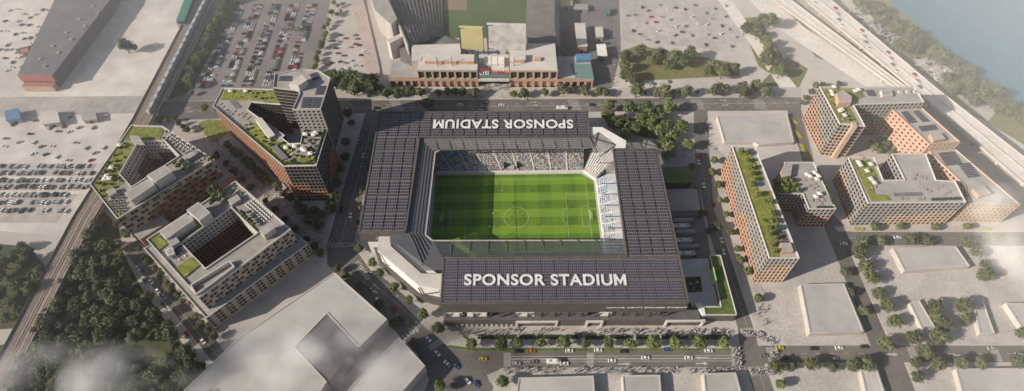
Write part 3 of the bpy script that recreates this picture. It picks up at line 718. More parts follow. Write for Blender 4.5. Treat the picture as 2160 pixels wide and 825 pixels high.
for i in range(len(twp)):
    a, b = twp[i], twp[(i+1) % len(twp)]; L_ = math.hypot(b[0]-a[0], b[1]-a[1]); nrm = Vector((b[1]-a[1], -(b[0]-a[0]))).normalized()
    east = nrm.x > .8; south = nrm.y < -.8 and (a[0]+b[0])/2 > -160
    mt = 'panelgrey' if south else 'panelmid' if east else 'paneldark'
    ins = (.06, .06, .3, .1) if (not south and not east) else (.12, .4, .18, .22) if south else (.14, .14, .2, .18)
    facade_cells(a, b, 20, 62, 62, max(1, round(L_/(3.2 if not east else 2.6))), 13, solid(mt) if mt != 'paneldark' else (lambda c, r, nc, nr: 'paneldark'), None, .5 if not east else .35, ins, wallp, q)
    if mt == 'paneldark':       # pale slab edges on the glazed sides
        o3 = Vector((nrm.x, nrm.y))*.14
        for r in range(1, 14):
            zz = 20+42*r/13; mbs = wallp
            mbs.face([(a[0]+o3.x, a[1]+o3.y, zz-.35), (b[0]+o3.x, b[1]+o3.y, zz-.35), (b[0]+o3.x, b[1]+o3.y, zz), (a[0]+o3.x, a[1]+o3.y, zz)], 'concrete')
            mbs.face([(a[0]+o3.x, a[1]+o3.y, zz), (b[0]+o3.x, b[1]+o3.y, zz), (*b, zz), (*a, zz)], 'panelmid')
wallp.build('tower_wall', B, org); window_parts(q, B, org)
rf, pr = MB(), MB(); roof_with_parapet(rf, pr, twp, 62, 'roofgrey', 1.0, .6, parmat='concrete'); rf.build('tower_roof', B, org); pr.build('parapet', B, org)
mb = MB(); cb = ccw(xy([(614, 190), (641, 170), (652, 182), (634, 194)], 62))
mb.prism(cb, 62, [68, 68, 68, 68], 'concretelight'); mb.build('penthouse', B, org)
for l, r_ in (([(587, 171), (614, 171), (614, 160), (590, 160)], 4), ([(634, 228), (653, 228), (658, 205), (639, 205)], 7), ([(655, 228), (675, 228), (680, 205), (660, 205)], 7), ([(664, 200), (683, 200), (688, 181), (669, 181)], 5), ([(660, 170), (676, 165), (668, 152), (652, 157)], 5)):
    pv_array(B, org, xy(l, 62.5), 62.1, rows=r_)
def patchT(px, mat, name='green_roof', h_=.3):
    l = [onT(*p) for p in px]; l = l if area([(p.x, p.y) for p in l]) > 0 else l[::-1]
    mb = MB(); mb.prism([(p.x, p.y) for p in l], [p.z-.2 for p in l], [p.z+h_ for p in l], 'planter', top=mat); mb.build(name, B, org)
patchT([(466, 212), (470, 190), (576, 190), (590, 218), (556, 217), (556, 212)], 'grass')
patchT([(508, 266), (526, 256), (540, 262), (560, 283), (568, 296), (592, 300), (606, 307), (632, 322), (625, 348), (600, 347), (545, 305)], 'grass')
patchT([(634, 274), (683, 273), (666, 346), (629, 347), (640, 310)], 'grass')
patchT([(484, 213), (496, 211), (511, 227), (498, 231)], 'roofdark', 'plant_deck')
patchT([(573, 312), (584, 309), (610, 336), (596, 340)], 'roofdark', 'plant_deck', 1.6)
patchT([(512, 262), (524, 257), (535, 272), (523, 276)], 'panelgrey', 'plant_deck', .4)
patchT([(545, 262), (592, 296), (600, 287), (555, 255)], 'roofgrey', 'plant_deck', .4)
b4 = [onT(*p) for p in ((543, 262), (557, 259), (583, 290), (570, 297))]
mb = MB(); mb.prism(ccw([(p.x, p.y) for p in b4]), [30]*4, [40]*4, 'concretelight'); mb.build('penthouse', B, org)
# glass balustrade along the promenade edge
mb = MB(); a, b = onT(451, 226), onT(598, 351)
for k in range(28):
    p0, p1 = a.lerp(b, k/28), a.lerp(b, (k+.88)/28); mb.face([p0, p1, p1+Vector((0, 0, 2.2)), p0+Vector((0, 0, 2.2))], 'panelgrey')
mb.build('balustrade', B, org)
# ================================================================== stadium
ZR = 26.0
org = (0, 0, 0)
ST = thing('football_stadium', 'dark roofed football stadium with solar panels and white lettering round a green pitch', 'stadium', org)
rNW, rSW_, rNE = at(798, 240, ZR), at(758, 490, ZR), at(1240, 236, ZR)
# roof outlines measured at roof height
Nn = [(-105.3, 83.6), (57.5, 81.2), (56.4, 55.3), (-72.3, 56.9)]
Wn = [(-105.3, 83.6), (-72.3, 56.9), (-75.2, -28.6), (-106.2, -28.2)]
En = [(72.9, 42.2), (105.3, 41.5), (104.9, -83.9), (71.0, -50.1)]
Sn = [(-48.4, -49.4), (71.0, -50.1), (104.9, -83.9), (-48.2, -81.7)]
def lerp2(a, b, t): return (a[0]+(b[0]-a[0])*t, a[1]+(b[1]-a[1])*t)
fr = MB()
LA = [(-105.3, 83.6), (-106.2, -28.2), (-75.2, -28.6), (-72.3, 56.9), (56.4, 55.3), (57.5, 81.2)]
LB = [(-48.4, -49.4), (-48.2, -81.7), (104.9, -83.9), (105.3, 41.5), (72.9, 42.2), (71.0, -50.1)]
for l in (LA, LB):
    mb = MB(); mb.prism(ccw(l), ZR-1.2, ZR-.1, 'steelbrown', bottom=True); mb.build('roof_deck', ST, org)
# solar bays: (origin corner, along, across) rectangles cut into bays
bays = []
def bays_of(o, ax, ay, nx, ny, mat, g=.38):
    """quads inside the parallelogram o, o+ax, o+ax+ay, o+ay with beams between"""
    for i in range(nx):
        for j in range(ny):
            def P(u, v): return (o[0]+ax[0]*u+ay[0]*v, o[1]+ax[1]*u+ay[1]*v)
            lx = math.hypot(*ax)/nx; ly = math.hypot(*ay)/ny; gu, gv = g/lx, g/ly
            u0_, u1_, v0_, v1_ = (i+gu)/nx, (i+1-gu)/nx, (j+gv)/ny, (j+1-gv)/ny
            bays.append(([P(u0_, v0_), P(u1_, v0_), P(u1_, v1_), P(u0_, v1_)], lx-2*g, ly-2*g, mat))
sub = lambda a, b: (a[0]-b[0], a[1]-b[1])
e = 1.0
bays_of((-47.4, -80.7), (151.2, -2.15), (-.1, 30.2), 17, 2, 'pv')
bays_of((72.8, -50.4), (31.3, -.2), (.4, 91.2), 4, 6, 'pvstag')
bays_of((-73.0, 57.05), (129.5, -1.85), (.2, 25.2), 15, 2, 'pvstag')
bays_of((-104.9, 57.3), (31.9, -.3), (.2, 25.5), 4, 2, 'pvstag')
bays_of((-105.4, -27.4), (29.9, -.4), (.5, 84.7), 4, 6, 'pvstag')
rest = MB()
def bay_size(b_): return b_[1]*b_[2]/(Vector((*b_[0][0], ZR))-Vector(CAM.tolist())).length_squared
for k, (qd, lx, ly, mat) in enumerate(sorted(bays, key=bay_size, reverse=True)):
    mb = MB() if k < 100 else rest
    mb.face([(*p, ZR+.35) for p in qd], mat, uv=[(0, 0), (lx, 0), (lx, ly), (0, ly)])
    for a, b in zip(qd, qd[1:]+qd[:1]): mb.face([(*a, ZR-.1), (*b, ZR-.1), (*b, ZR+.35), (*a, ZR+.35)], 'steel')
    if k < 100: mb.build('solar_panel', ST, org)
if rest.f: rest.build('solar_panels', ST, org)['kind'] = 'stuff'
# raised beams between the bays and round the edges
mb = MB()
def beam(a, b, w_=.7, z=ZR+.1, h_=.9, mat='steelbrown'): mb.bar((*a, z), (*b, z), w_, h_, mat)
for l in (LA, LB):
    for a, b in zip(l, l[1:]+l[:1]): beam(a, b, 1.1, ZR+.05, 1.3)
mb.build('roof_beam', ST, org)
# lettering
def text_mesh(txt, size, bold=.0, extrude=0.0, shear=0):
    c = bpy.data.curves.new('lettering', 'FONT'); c.body = txt; c.size = size; c.offset = bold; c.align_x = 'CENTER'; c.align_y = 'CENTER'; c.extrude = extrude; c.space_character = 1.08
    o = bpy.data.objects.new('lettering', c); COL.objects.link(o); dg = bpy.context.evaluated_depsgraph_get(); dg.update()
    me = bpy.data.meshes.new_from_object(o.evaluated_get(dg)); bpy.data.objects.remove(o); return me
def lettering(txt, centre, width, height, rot, matname, parent, bold=.03, extrude=.1, name='lettering'):
    if txt.endswith('M') and bold > .012:      # the heavy M is drawn as its own outline
        full = text_mesh(txt, 1.0, bold, extrude); me = text_mesh(txt[:-1], 1.0, bold, extrude); w0, w1 = [max(v.co.x for v in q.vertices)-min(v.co.x for v in q.vertices) for q in (me, full)]
        xa = min(v.co.x for v in me.vertices); gap = .09; x0 = xa+w0+gap; x1 = xa+w1; H0, H1 = 1e9, -1e9
        ys_ = sorted(v.co.y for v in me.vertices); H0, H1 = ys_[0]+.012, ys_[-1]-.012; s_ = (H1-H0)*.235; xm = (x0+x1)/2; Hh = H1-H0
        pl = [(x0, 0), (x0+s_, 0), (x0+s_, .58*Hh), (xm, .04*Hh), (x1-s_, .58*Hh), (x1-s_, 0), (x1, 0), (x1, Hh), (x1-s_*.95, Hh), (xm, .42*Hh), (x0+s_*.95, Hh), (x0, Hh)]
        m_ = MB(); m_.prism([(x, y+H0) for x, y in pl], -extrude, extrude, 'letters'); i0 = len(me.vertices); vs = [tuple(v.co) for v in me.vertices]+m_.v; fs = [tuple(q.vertices) for q in me.polygons]+[tuple(i0+k for k in f) for f in m_.f]
        me = bpy.data.meshes.new('lettering'); me.from_pydata(vs, [], fs)
    else: me = text_mesh(txt, 1.0, bold, extrude)
    xs = [v.co.x for v in me.vertices]; ys = [v.co.y for v in me.vertices]
    cx, cy = (min(xs)+max(xs))/2, (min(ys)+max(ys))/2
    me.transform(Matrix.Diagonal((width/(max(xs)-min(xs)), height/(max(ys)-min(ys)), 1, 1)) @ Matrix.Translation((-cx, -cy, 0)))
    me.materials.clear(); me.materials.append(MATS[matname])
    me.transform(Matrix.Translation(centre) @ rot.to_4x4())
    o = bpy.data.objects.new(name, me); COL.objects.link(o); o.parent = parent; return o
c0, c1 = at(979, 590, ZR+1), at(1321, 590, ZR+1); top, bot = at(1150, 578.5, ZR+1), at(1150, 602.5, ZR+1)
lettering('SPONSOR STADIUM', ((c0+c1)/2), (c1-c0).length, (top-bot).length, Matrix.Rotation(math.atan2(c1.y-c0.y, c1.x-c0.x), 3, 'Z'), 'letters', ST, .026, .04)
c0, c1 = at(914, 261.5, ZR+1), at(1209, 261.5, ZR+1); top, bot = at(1060, 252.5, ZR+1), at(1060, 271, ZR+1)
lettering('SPONSOR STADIUM', ((c0+c1)/2), (c1-c0).length, (top-bot).length, Matrix.Rotation(math.pi+math.atan2(c1.y-c0.y, c1.x-c0.x), 3, 'Z'), 'letters', ST, .026, .04)
# deep fascia round the outside of the roof
mb = MB()
def wallstrip(l, z0, z1, mat, th=.5, closed=False):
    for a, b in zip(l, l[1:]+(l[:1] if closed else [])):
        d = (Vector(b)-Vector(a)).normalized(); nn = Vector((d.y, -d.x))*th
        mb.prism(ccw([a, b, (b[0]-nn.x, b[1]-nn.y), (a[0]-nn.x, a[1]-nn.y)]), z0, z1, mat, bottom=True)
wallstrip([(-48.2, -82.3), (104.9, -84.5), (105.8, 41.5)], 14.5, ZR-1.3, 'steel', .9)
for k in range(12): wallstrip([(-48.2, -82.38), (104.9, -84.58)], 15+k*.8, 15.16+k*.8, 'steelbrown', .1)
wallstrip([(57.5, 81.8), (-105.6, 84.1), (-106.7, -28.4), (-75.2, -28.9)], 14.5, ZR-1.3, 'steelbrown', .9)
wallstrip([(-48.9, -49.4), (-48.8, -81.8)], 14.5, ZR-1.3, 'steelbrown', .8)
mb.build('fascia', ST, org)
a, b = at(1280, 646, 23.2), at(1450, 647, 23.2); ya = -82.35-(a.x+48.2)*.01437; 
lettering('NAMING RIGHTS SPONSOR STADIUM', (((a.x+b.x)/2), -84.45-.12, 21.6), b.x-a.x, 1.3, Matrix.Rotation(-.0144, 3, 'Z') @ Matrix.Rotation(math.pi/2, 3, 'X'), 'letters', ST, .0)
# the bowl: four raked stands
PITCH_ = [(-61.5, 40.5), (-61.5, -39), (60.0, -39.5), (60.0, 33), (51, 40.0)]
def rake(mb, a, b, c, d, z0, z1, rows, mat):
    """steps from the edge a-b (front) to d-c (back)"""
    for r in range(rows):
        f0, f1 = r/rows, (r+1)/rows; p0, p1, p2, p3 = lerp2(a, d, f0), lerp2(b, c, f0), lerp2(b, c, f1), lerp2(a, d, f1); z = z0+(z1-z0)*f1; zb = z0+(z1-z0)*f0
        mb.face([(*p0, zb), (*p1, zb), (*p1, z), (*p0, z)], mat); mb.face([(*p0, z), (*p1, z), (*p2, z), (*p3, z)], mat)
STANDS = [((-61, 43), (53, 42), (55, 76), (-90, 76), 1.6, 20, 26), ((-64, -36), (-64, 43), (-96, 70), (-96, -30), 1.6, 20, 24),
          ((62, 33), (62, -42), (98, -58), (98, 40), 1.6, 20, 26), ((63, -42), (-57, -42), (-50, -74), (98, -76), 1.6, 20, 24), ((53, 42), (62, 33), (80, 48), (64, 64), 1.6, 12, 16),
          ((-57, -42), (-64, -36), (-83, -36), (-52, -60), 1.6, 16, 20)]
def stand_face(s): 
    a, b, c, d, z0, z1, n = s
    return s if True else None
for a, b, c, d, z0, z1, n in STANDS:
    mb = MB(); rake(mb, a, b, c, d, z0, z1, n, 'seatblue' if a[0] > 60 and b[1] < -40 and d[0] > 90 else 'seat')
    for k in range(1, 9):
        p, r_ = lerp2(a, b, k/9), lerp2(d, c, k/9); mb.bar((*p, z0+.7), (*r_, z1+.7), 1.0, .9, 'concretelight')
    mb.bar((*a, z0-.6), (*b, z0-.6), .5, 2.2, 'white')
    mb.build('stand', ST, org)
# vomitories and ledges of the far stand
mb = MB()
for x in (-8, 2): mb.box((x, 45.5, 2), (1.5, 3.5, 4.5), 'black')
mb.box((-3.2, 44.2, 2), (5, 2.5, 2.6), 'concourse'); mb.box((-33, 43.8, .2), (38, 1.4, 2.0), 'concourse'); mb.box((24, 43.4, .2), (46, 1.4, 2.0), 'concourse')
for k in range(9): mb.box((-52+k*12.6, 66, 14.6), (.7, .7, 5), 'panelgrey')
mb.box((-6, 67.5, 15), (118, .6, 2.4), 'bluecourt')
mb.build('vomitory', ST, org)
# white screen and player tunnel
mb = MB(); mb.prism(ccw(xy([(936, 320), (958, 316), (960, 322), (940, 327)], 15)), 12, 15, 'bluecourt'); mb.build('tifo_banner', ST, org)
# canopies (see-through inner roof)
def cano(l, z, mat, name='canopy'):
    mb = MB(); mb.sheet([[(*p, zz) for p, zz in zip(l, z if isinstance(z, list) else [z]*len(l))]], mat); return mb.build(name, ST, org)
oi = xy([(928.5, 317), (918, 323), (897.6, 496), (912.7, 508), (1266, 507.5)], 24)
cW = [(-72.5, 56.6), (-75, -28.9), (-86, -25), (-85.6, -36.5), (-63, -57.4), (-48.7, -57.6), (-48.6, -49.6)]
cano([(-72.4, 56.5), oi[1], oi[2], (-75.1, -28.4)], [25, 24, 24, 25], 'canopy')
cano([(-72.4, 56.5), (58, 55), (58, 45.5), (50, 44.3), oi[0], oi[1]], [25, 25, 24, 24, 24, 24], 'canopymid')
cano([(-75.1, -28.4), oi[2], oi[3], (-48.5, -49.6), (-48.8, -57.6), (-63, -57.4), (-85.0, -36.2), (-86, -26)], [25, 24, 24, 25, 25, 24.5, 24.5, 24.5], 'canopy')
cano([(-48.5, -49.6), oi[3], oi[4], (70.8, -36), (70.8, -50)], [25, 24, 24, 25, 25], 'canopyclear')
inn = xy([(1244, 289), (1262, 279), (1299, 306), (1296, 316)], 25)
cano([(58, 45.5)]+inn+[(71.1, -36), (66, -35.5), (66, 30), (60, 38)], [24, 24.7, 24.7, 24.7, 24.7, 25, 24, 24, 24], 'canopypale')
mb = MB()
def rib(a, b, z=24.6, w_=.3, mat='panelmid'): mb.bar((*a, z), (*b, z), w_, .45, mat)
for k in range(1, 6):
    f = k/6; p = lerp2((-72.4, 56.5), oi[1], f); r_ = lerp2((-75.1, -28.4), oi[2], f); s_ = lerp2((-63, -57.4), oi[3], f); t_ = lerp2((-48.8, -57.6), (-48.8, oi[3][1]), f); zk = 25.1-f*.9
    rib(p, r_, zk, .25); rib(r_, s_, zk, .45); rib(s_, t_, zk, .3); rib(p, (56, 55-10*f), zk, .2, 'panelmid'); rib((-48.5, -49.6+(13.6)*f), (70.8, -50+14*f), zk, .2, 'panelmid')
for k in range(12): rib((-60+k*10, 55.4), (-58+k*9.8, 45.2), 24.8, .25, 'panelmid')
for k in range(10): rib((-44+k*12.5, -49.6), (-44+k*12, -35.8), 24.9, .35, 'panelmid')
for k in range(8): rib((61, 30-k*9.5), (72.5, 30-k*9.5), 24.9, .4, 'steel')
for a, b in zip(oi[:4], oi[1:5]): rib(a, b, 24.2, .8, 'concrete')
rib(oi[0], (50, 44.3), 24.2, .9, 'steel')
mb.build('canopy_rib', ST, org)
# north-east open corner: pale ledge with raking struts
mb = MB()
ne = xy([(1243, 268), (1270, 268), (1321, 297), (1319, 316), (1296, 316), (1299, 306), (1262, 279), (1244, 289)], 25.2)
mb.prism(ccw(ne), 24, 25.2, 'white', top='white', bottom=True); mb.build('corner_ledge', ST, org)
mb = MB()
for a, b in ((inn[0], inn[2]), (inn[1], inn[2]), (inn[0], (60, 40)), (inn[1], (59, 46)), (inn[2], (62, 36))): mb.bar((*a, 25.0), (*b, 25.0), .5, .5, 'steel')
mb.build('strut', ST, org)
# south-west chamfer: pale ledge over a white wall
led = [(-94, -28.6), (-93.6, -39.5), (-65.2, -65.0), (-48.3, -68.6), (-48.4, -57.9), (-62.8, -57.6), (-84.8, -36.4), (-86, -28.6)]
mb = MB(); mb.prism(ccw(led), 19.2, 21.2, 'concretelight', top='concretelight', bottom=True); mb.build('corner_ledge', ST, org)
mb = MB(); wl = [(-93.2, -28.6), (-92.9, -39.2), (-64.9, -64.4), (-48.6, -67.9), (-48.6, -60), (-86, -30)]
mb.prism(ccw(wl), 6, 19.1, 'white'); mb.build('corner_wall', ST, org)
mb = MB(); bl = [(-101, -26), (-95, -40.4), (-66.2, -66.2), (-48.6, -72), (-48.6, -60), (-86, -26)]
mb.prism(ccw(bl), 0, 6.5, 'steelbrown'); mb.build('corner_plinth', ST, org)
mb = MB()
for a, b in (((-92.2, -40.1, 18), (-89, -43, 8)), ((-89, -43, 8), (-86, -45.6, 11)), ((-65, -65.2, 16), (-63.5, -65.6, 7)), ((-63.5, -65.6, 7), (-49, -68.8, 17))): mb.bar(a, b, .5, .5, 'steel')
mb.build('strut', ST, org)
# outer walls under the roof
mb = MB()
mb.prism(ccw([(-104, 82), (-104.5, -25), (-98, -25), (-98, 76), (54, 74), (56, 80)]), 0, 20.4, 'panelmid'); mb.build('outer_wall', ST, org)
mb = MB(); mb.prism(ccw([(98, 40), (98, -76), (103.5, -80), (103.8, 40)]), 0, 20.4, 'panelmid'); mb.build('outer_wall', ST, org)
mb = MB(); mb.prism(ccw([(-103, -25.5), (-95, -25.5), (-95, -28), (-103, -28)]), 0, 20.4, 'white'); mb.build('outer_wall', ST, org)
# south front: podium with brick portals, open concourse above with white bays and braces
def yS(x): return -82.4-(x+48.2)*.0144
mb = MB(); mb.prism(ccw([(-48.3, yS(-48)-2.6), (116, yS(116)-2.6), (116, yS(116)+5), (-48.3, yS(-48)+6)]), 0, 9.0, 'steelbrown', top='panelmid'); mb.build('podium', ST, org)
mb = MB(); mb.prism(ccw([(-47.5, yS(-48)+4.5), (101, yS(101)+4.5), (101, yS(101)+8), (-47.5, yS(-48)+8)]), 9, 20.4, 'panelmid'); mb.build('concourse_wall', ST, org)
for x0, x1, m_ in ((-46, -36, 'white'), (-33, -20, 'white'), (-2, 10, 'white'), (10.5, 44, 'panelmid'), (52, 59, 'white'), (62, 90, 'panelmid')):
    mb = MB(); mb.prism(ccw([(x0, yS(x0)-.1), (x1, yS(x1)-.1), (x1, yS(x1)+4.4), (x0, yS(x0)+4.4)]), 9.02, 14.4, m_, bottom=True); mb.build('concourse_bay', ST, org)
for k in range(17):
    x = -46+k*8.6; mb = MB(); mb.bar((x, yS(x)-.6, 9), (x+3.5, yS(x)-.5, 14.4), .45, .45, 'steel'); mb.box((x, yS(x)-.5, 9), (.6, .6, 5.4), 'steel'); mb.build('brace', ST, org)
def portal(x0, x1, z1, n, mat='concretelight', dark=True):
    mb = MB(); yf = yS(x0)-2.6; y0_ = yf-1.2
    mb.prism(ccw([(x0, y0_), (x0+1.4, y0_), (x0+1.4, yf), (x0, yf)]), 0, z1, mat); mb.prism(ccw([(x1-1.4, y0_), (x1, y0_), (x1, yf), (x1-1.4, yf)]), 0, z1, mat)
    mb.prism(ccw([(x0-.02, y0_-.05), (x1+.02, y0_-.05), (x1+.02, yf), (x0-.02, yf)]), z1, z1+1.5, mat, bottom=True)
    o = mb.build('portal', ST, org); w_ = (x1-x0-2.8)/n
    for i in range(n):
        d_ = MB(); xa = x0+1.4+w_*(i+.15); xb = x0+1.4+w_*(i+.85)
        d_.face([(xa, yf-.06, .1), (xb, yf-.06, .1), (xb, yf-.06, z1-.6), (xa, yf-.06, z1-.6)], 'black' if dark else 'brick'); d_.build('door', o, org)
portal(-2, 25, 6.3, 4, dark=False); portal(43, 54, 6.6, 1); portal(94, 119, 7.0, 2)
mb = MB()
for k in range(13):
    x = -40+k*3.2; mb.box((x, yS(x)-2.9, 0), (1.8, .5, 2.6), 'concretelight')
mb.build('ticket_counter', ST, org)
# right wing: podium with the L-shaped green roof
L = xy([(1497, 540), (1519, 540), (1553, 665), (1487, 665), (1484, 648), (1521, 648)], 9); 
mb = MB(); mb.prism(ccw(L), 0, 9, 'steelbrown', top='planter'); mb.build('wing', ST, org)
mb = MB(); li = inset(ccw(L), .6); mb.prism(li, 9, 9.4, 'grass', top='lawn'); mb.build('green_roof', ST, org)
mb = MB()
for a, b in zip(ccw(L), ccw(L)[1:]+ccw(L)[:1]): mb.bar((*a, 9.5), (*b, 9.5), .5, 1.1, 'concretelight')
mb.build('parapet', ST, org)
mb = MB(); mb.prism(ccw(xy([(1420, 548), (1497, 545), (1521, 648), (1460, 648)], 5)), 0, 5, 'steelbrown', top='concretelight'); mb.build('terrace', ST, org)
mb = MB(); mb.prism(ccw(xy([(1466, 641), (1480, 640), (1487, 665), (1481, 665)], 9)), 5, 10, 'white'); mb.build('ramp_wall', ST, org)
mb = MB(); a, b = at(1501, 570, 9), at(1507, 598, 9); mb.bar(a+Vector((0, 0, 2)), b+Vector((0, 0, 2)), .6, 5, 'greenscreen'); mb.build('green_screen', ST, org)
# pitch
mb = MB(); mb.sheet([[(*p, .08) for p in PITCH_]], 'turf'); mb.build('pitch', ST, org)
mk = MB(); z = .12; PL, PW, lw = 108.0, 70.0, .2
def ln(a, b): strip(mk, Vector(a), Vector(b), lw, z, 'paintpitch')
for s_ in (-1, 1):
    ln((-PL/2, s_*PW/2), (PL/2, s_*PW/2)); X = s_*PL/2; ln((X, -PW/2), (X, PW/2)); ln((0, -PW/2), (0, PW/2))
    for dx, hy in ((16.5, 20.15), (5.5, 9.16)): ln((X, hy), (X-s_*dx, hy)); ln((X, -hy), (X-s_*dx, -hy)); ln((X-s_*dx, -hy), (X-s_*dx, hy))
    c_ = s_*(PL/2-11); a0 = math.acos(5.5/9.15)
    for k in range(12):
        t0, t1 = -a0+2*a0*k/12, -a0+2*a0*(k+1)/12
        ln((c_-s_*9.15*math.cos(t0), 9.15*math.sin(t0)), (c_-s_*9.15*math.cos(t1), 9.15*math.sin(t1)))
for k in range(40):
    t0, t1 = 2*math.pi*k/40, 2*math.pi*(k+1)/40; ln((9.15*math.cos(t0), 9.15*math.sin(t0)), (9.15*math.cos(t1), 9.15*math.sin(t1)))
mk.build('pitch_marking', ST, org)
# spectators
cr = MB(); tints = []
cols = [(.42, .55, .68), (.30, .45, .62), (.60, .58, .58), (.10, .10, .11), (.50, .40, .33), (.74, .71, .68), (.34, .19, .16), (.20, .19, .19), (.60, .52, .45)]
rnd = random.Random(3)
def fill(s, n, blue=0.0, dens=.9):
    a, b, c, d, z0, z1, rows = s
    for r in range(rows-1):
        f = (r+.5)/rows; p, q_ = lerp2(a, d, f), lerp2(b, c, f); L_ = math.hypot(q_[0]-p[0], q_[1]-p[1]); m_ = int(L_/.75); zz = z0+(z1-z0)*(r+1)/rows
        for k in range(m_):
            if rnd.random() > dens or (k % 17) < 2: continue
            x, y = lerp2(p, q_, (k+.5)/m_); x += rnd.uniform(-.12, .12); w_ = .24; h_ = rnd.uniform(.8, 1.35)
            i = len(cr.v); cr.v += [(x-w_, y-w_, zz), (x+w_, y-w_, zz), (x+w_, y+w_, zz), (x-w_, y+w_, zz), (x-w_*.6, y-w_*.5, zz+h_), (x+w_*.6, y-w_*.5, zz+h_), (x+w_*.6, y+w_*.5, zz+h_), (x-w_*.6, y+w_*.5, zz+h_)]
            for fc in ((4, 5, 6, 7), (0, 1, 5, 4), (1, 2, 6, 5), (2, 3, 7, 6), (3, 0, 4, 7)): cr.f.append(tuple(i+t for t in fc)); cr.m.append(0)
            col = cols[rnd.choice((0, 0, 1, 2))] if rnd.random() < blue else rnd.choice(cols); tints.append(tuple(min(.9, v*rnd.uniform(.9, 1.6)) for v in col))
cr.mats = ['spectators']
fill(STANDS[0], 0, .04); fill(STANDS[1], 0, .2); fill(STANDS[2], 0, .6); fill(STANDS[4], 0, .3); fill(STANDS[3], 0, .3, .6)
o = cr.build('crowd'); tag(o, 'dense crowd of seated spectators filling the stadium stands', 'crowd', kind='stuff')
at_ = o.data.attributes.new('tint', 'FLOAT_COLOR', 'FACE')
arr = np.repeat(np.array([(*t, 1) for t in tints], dtype=np.float32), 5, axis=0).ravel(); at_.data.foreach_set('color', arr)
# goals
for X, s_, lb in ((-54, -1, 'white football goal with net at the shaded end of the pitch'), (54, 1, 'white football goal with net at the sunny end of the pitch')):
    G_ = thing('football_goal', lb, 'goal', (X, 0, .1)); o_ = (X, 0, .1); mb = MB()
    for y in (-3.66, 3.66): mb.bar((X, y, .1), (X, y, 2.55), .2, .2, 'white')
    mb.bar((X, -3.76, 2.5), (X, 3.76, 2.5), .2, .2, 'white'); mb.build('goal_frame', G_, o_)
    mb = MB()
    for k in range(10): y = -3.66+7.32*k/9; mb.bar((X, y, 2.5), (X+s_*2.2, y, .12), .09, .09, 'white')
    for k in range(4): f = k/3; mb.bar((X+s_*2.2*f, -3.66, 2.5-2.38*f), (X+s_*2.2*f, 3.66, 2.5-2.38*f), .09, .09, 'white')
    mb.build('net', G_, o_)
# ================================================================== ballpark north of the avenue
hB = 19.0
fa, fb = at(879, 148, hB), at(1177, 149, hB)
def onf(px): t = (px-879)/(1177-879); return (fa.x+(fb.x-fa.x)*t, fa.y+(fb.y-fa.y)*t)
cx_ = onf(1030); org = (cx_[0], cx_[1]+25, 0)
B = thing('ballpark', 'brick ballpark with arched front, big framed windows and a green baseball field behind', 'ballpark', org)
wall, q = MB(), []
def run(p0, p1, n, top):
    a, b = onf(p0), onf(p1)
    facade_cells(a, b, 0, 8, 8, n, 1, solid('pinkbrick'), None, 1.6, (.16, .16, .0, .2), wall, q)
    wall.face([(*a, 8), (*b, 8), (*b, 9.4), (*a, 9.4)], 'tanbrick')
    if top > 9.5:
        facade_cells(a, b, 9.4, 17.6, 17.6, n, 1, solid('tanbrick'), None, 1.2, (.13, .13, .0, .06), wall, q)
        o_ = .5; wall.face([(a[0], a[1]-o_, 17.6), (b[0], b[1]-o_, 17.6), (b[0], b[1]-o_, hB+.6), (a[0], a[1]-o_, hB+.6)], 'tanbrick')
        wall.face([(a[0], a[1]-o_, hB+.6), (b[0], b[1]-o_, hB+.6), (b[0], b[1]+.6, hB+.6), (a[0], a[1]+.6, hB+.6)], 'concretelight')
run(879, 1007, 8, 19); run(1075, 1177, 6, 19); run(815, 879, 4, 9.4); run(1177, 1254, 5, 9.4)
wall.build('wall', B, org); window_parts(q, B, org, 60, 'panelgrey')
def vol(px0, px1, d0, d1, z0, z1, mat, name, top=None):
    a, b = onf(px0), onf(px1); mb = MB(); mb.prism(ccw([(a[0], a[1]+d0), (b[0], b[1]+d0), (b[0], b[1]+d1), (a[0], a[1]+d1)]), z0, z1, mat, top=top); return mb.build(name, B, org)
vol(880, 1007, 1.3, 18, 0, hB-.4, 'pinkbrick', 'roof', 'concretelight'); vol(1075.5, 1176, 1.3, 36, 0, hB-.4, 'pinkbrick', 'roof', 'concretelight')
vol(816, 878, 1.7, 22, 0, 9.2, 'pinkbrick', 'roof', 'roofgrey'); vol(1178, 1253, 1.7, 30, 0, 9.0, 'pinkbrick', 'roof', 'concrete')
vol(1008, 1074, 5, 30, 0, 12, 'brick', 'entrance_hall', 'concretelight'); vol(1009, 1073, 4.5, 4.9, 0, 7.2, 'black', 'entrance_doors')
vol(1008, 1074.5, -1.5, 5, 7.6, 9.0, 'concretelight', 'entrance_canopy'); vol(1008, 1074.5, .5, 4.8, 10.2, 12.8, 'tealcourt', 'entrance_canopy')
vol(895, 1000, 8, 17, 18.5, 22, 'pinkbrick', 'plant_room', 'concretelight'); vol(1020, 1064, 12, 22, 12, 15.5, 'white', 'plant_room'); vol(1085, 1110, 10, 18, 18.5, 22, 'pinkbrick', 'plant_room', 'concretelight'); vol(1128, 1142, 12, 16, 18.5, 20.5, 'pinkbrick', 'plant_room')
for px in (922, 953, 1036, 1050, 1084): vol(px, px+1.2, 6, 6.5, 18, 28, 'steel', 'flagpole')
a, b = onf(1013), onf(1028); s0, s1 = onf(1037), onf(1073); fx = Matrix.Rotation(math.pi*.36, 3, 'X')
lettering('citi', ((a[0]+b[0])/2-org[0], a[1]+1-org[1], 15.6), b[0]-a[0]+2, 3.6, fx, 'whiteletters', B, .012)
lettering('FIELD', ((s0[0]+s1[0])/2-org[0], s0[1]+1-org[1], 15.6), s1[0]-s0[0], 3.6, fx, 'redletters', B, .02)
mb = MB()
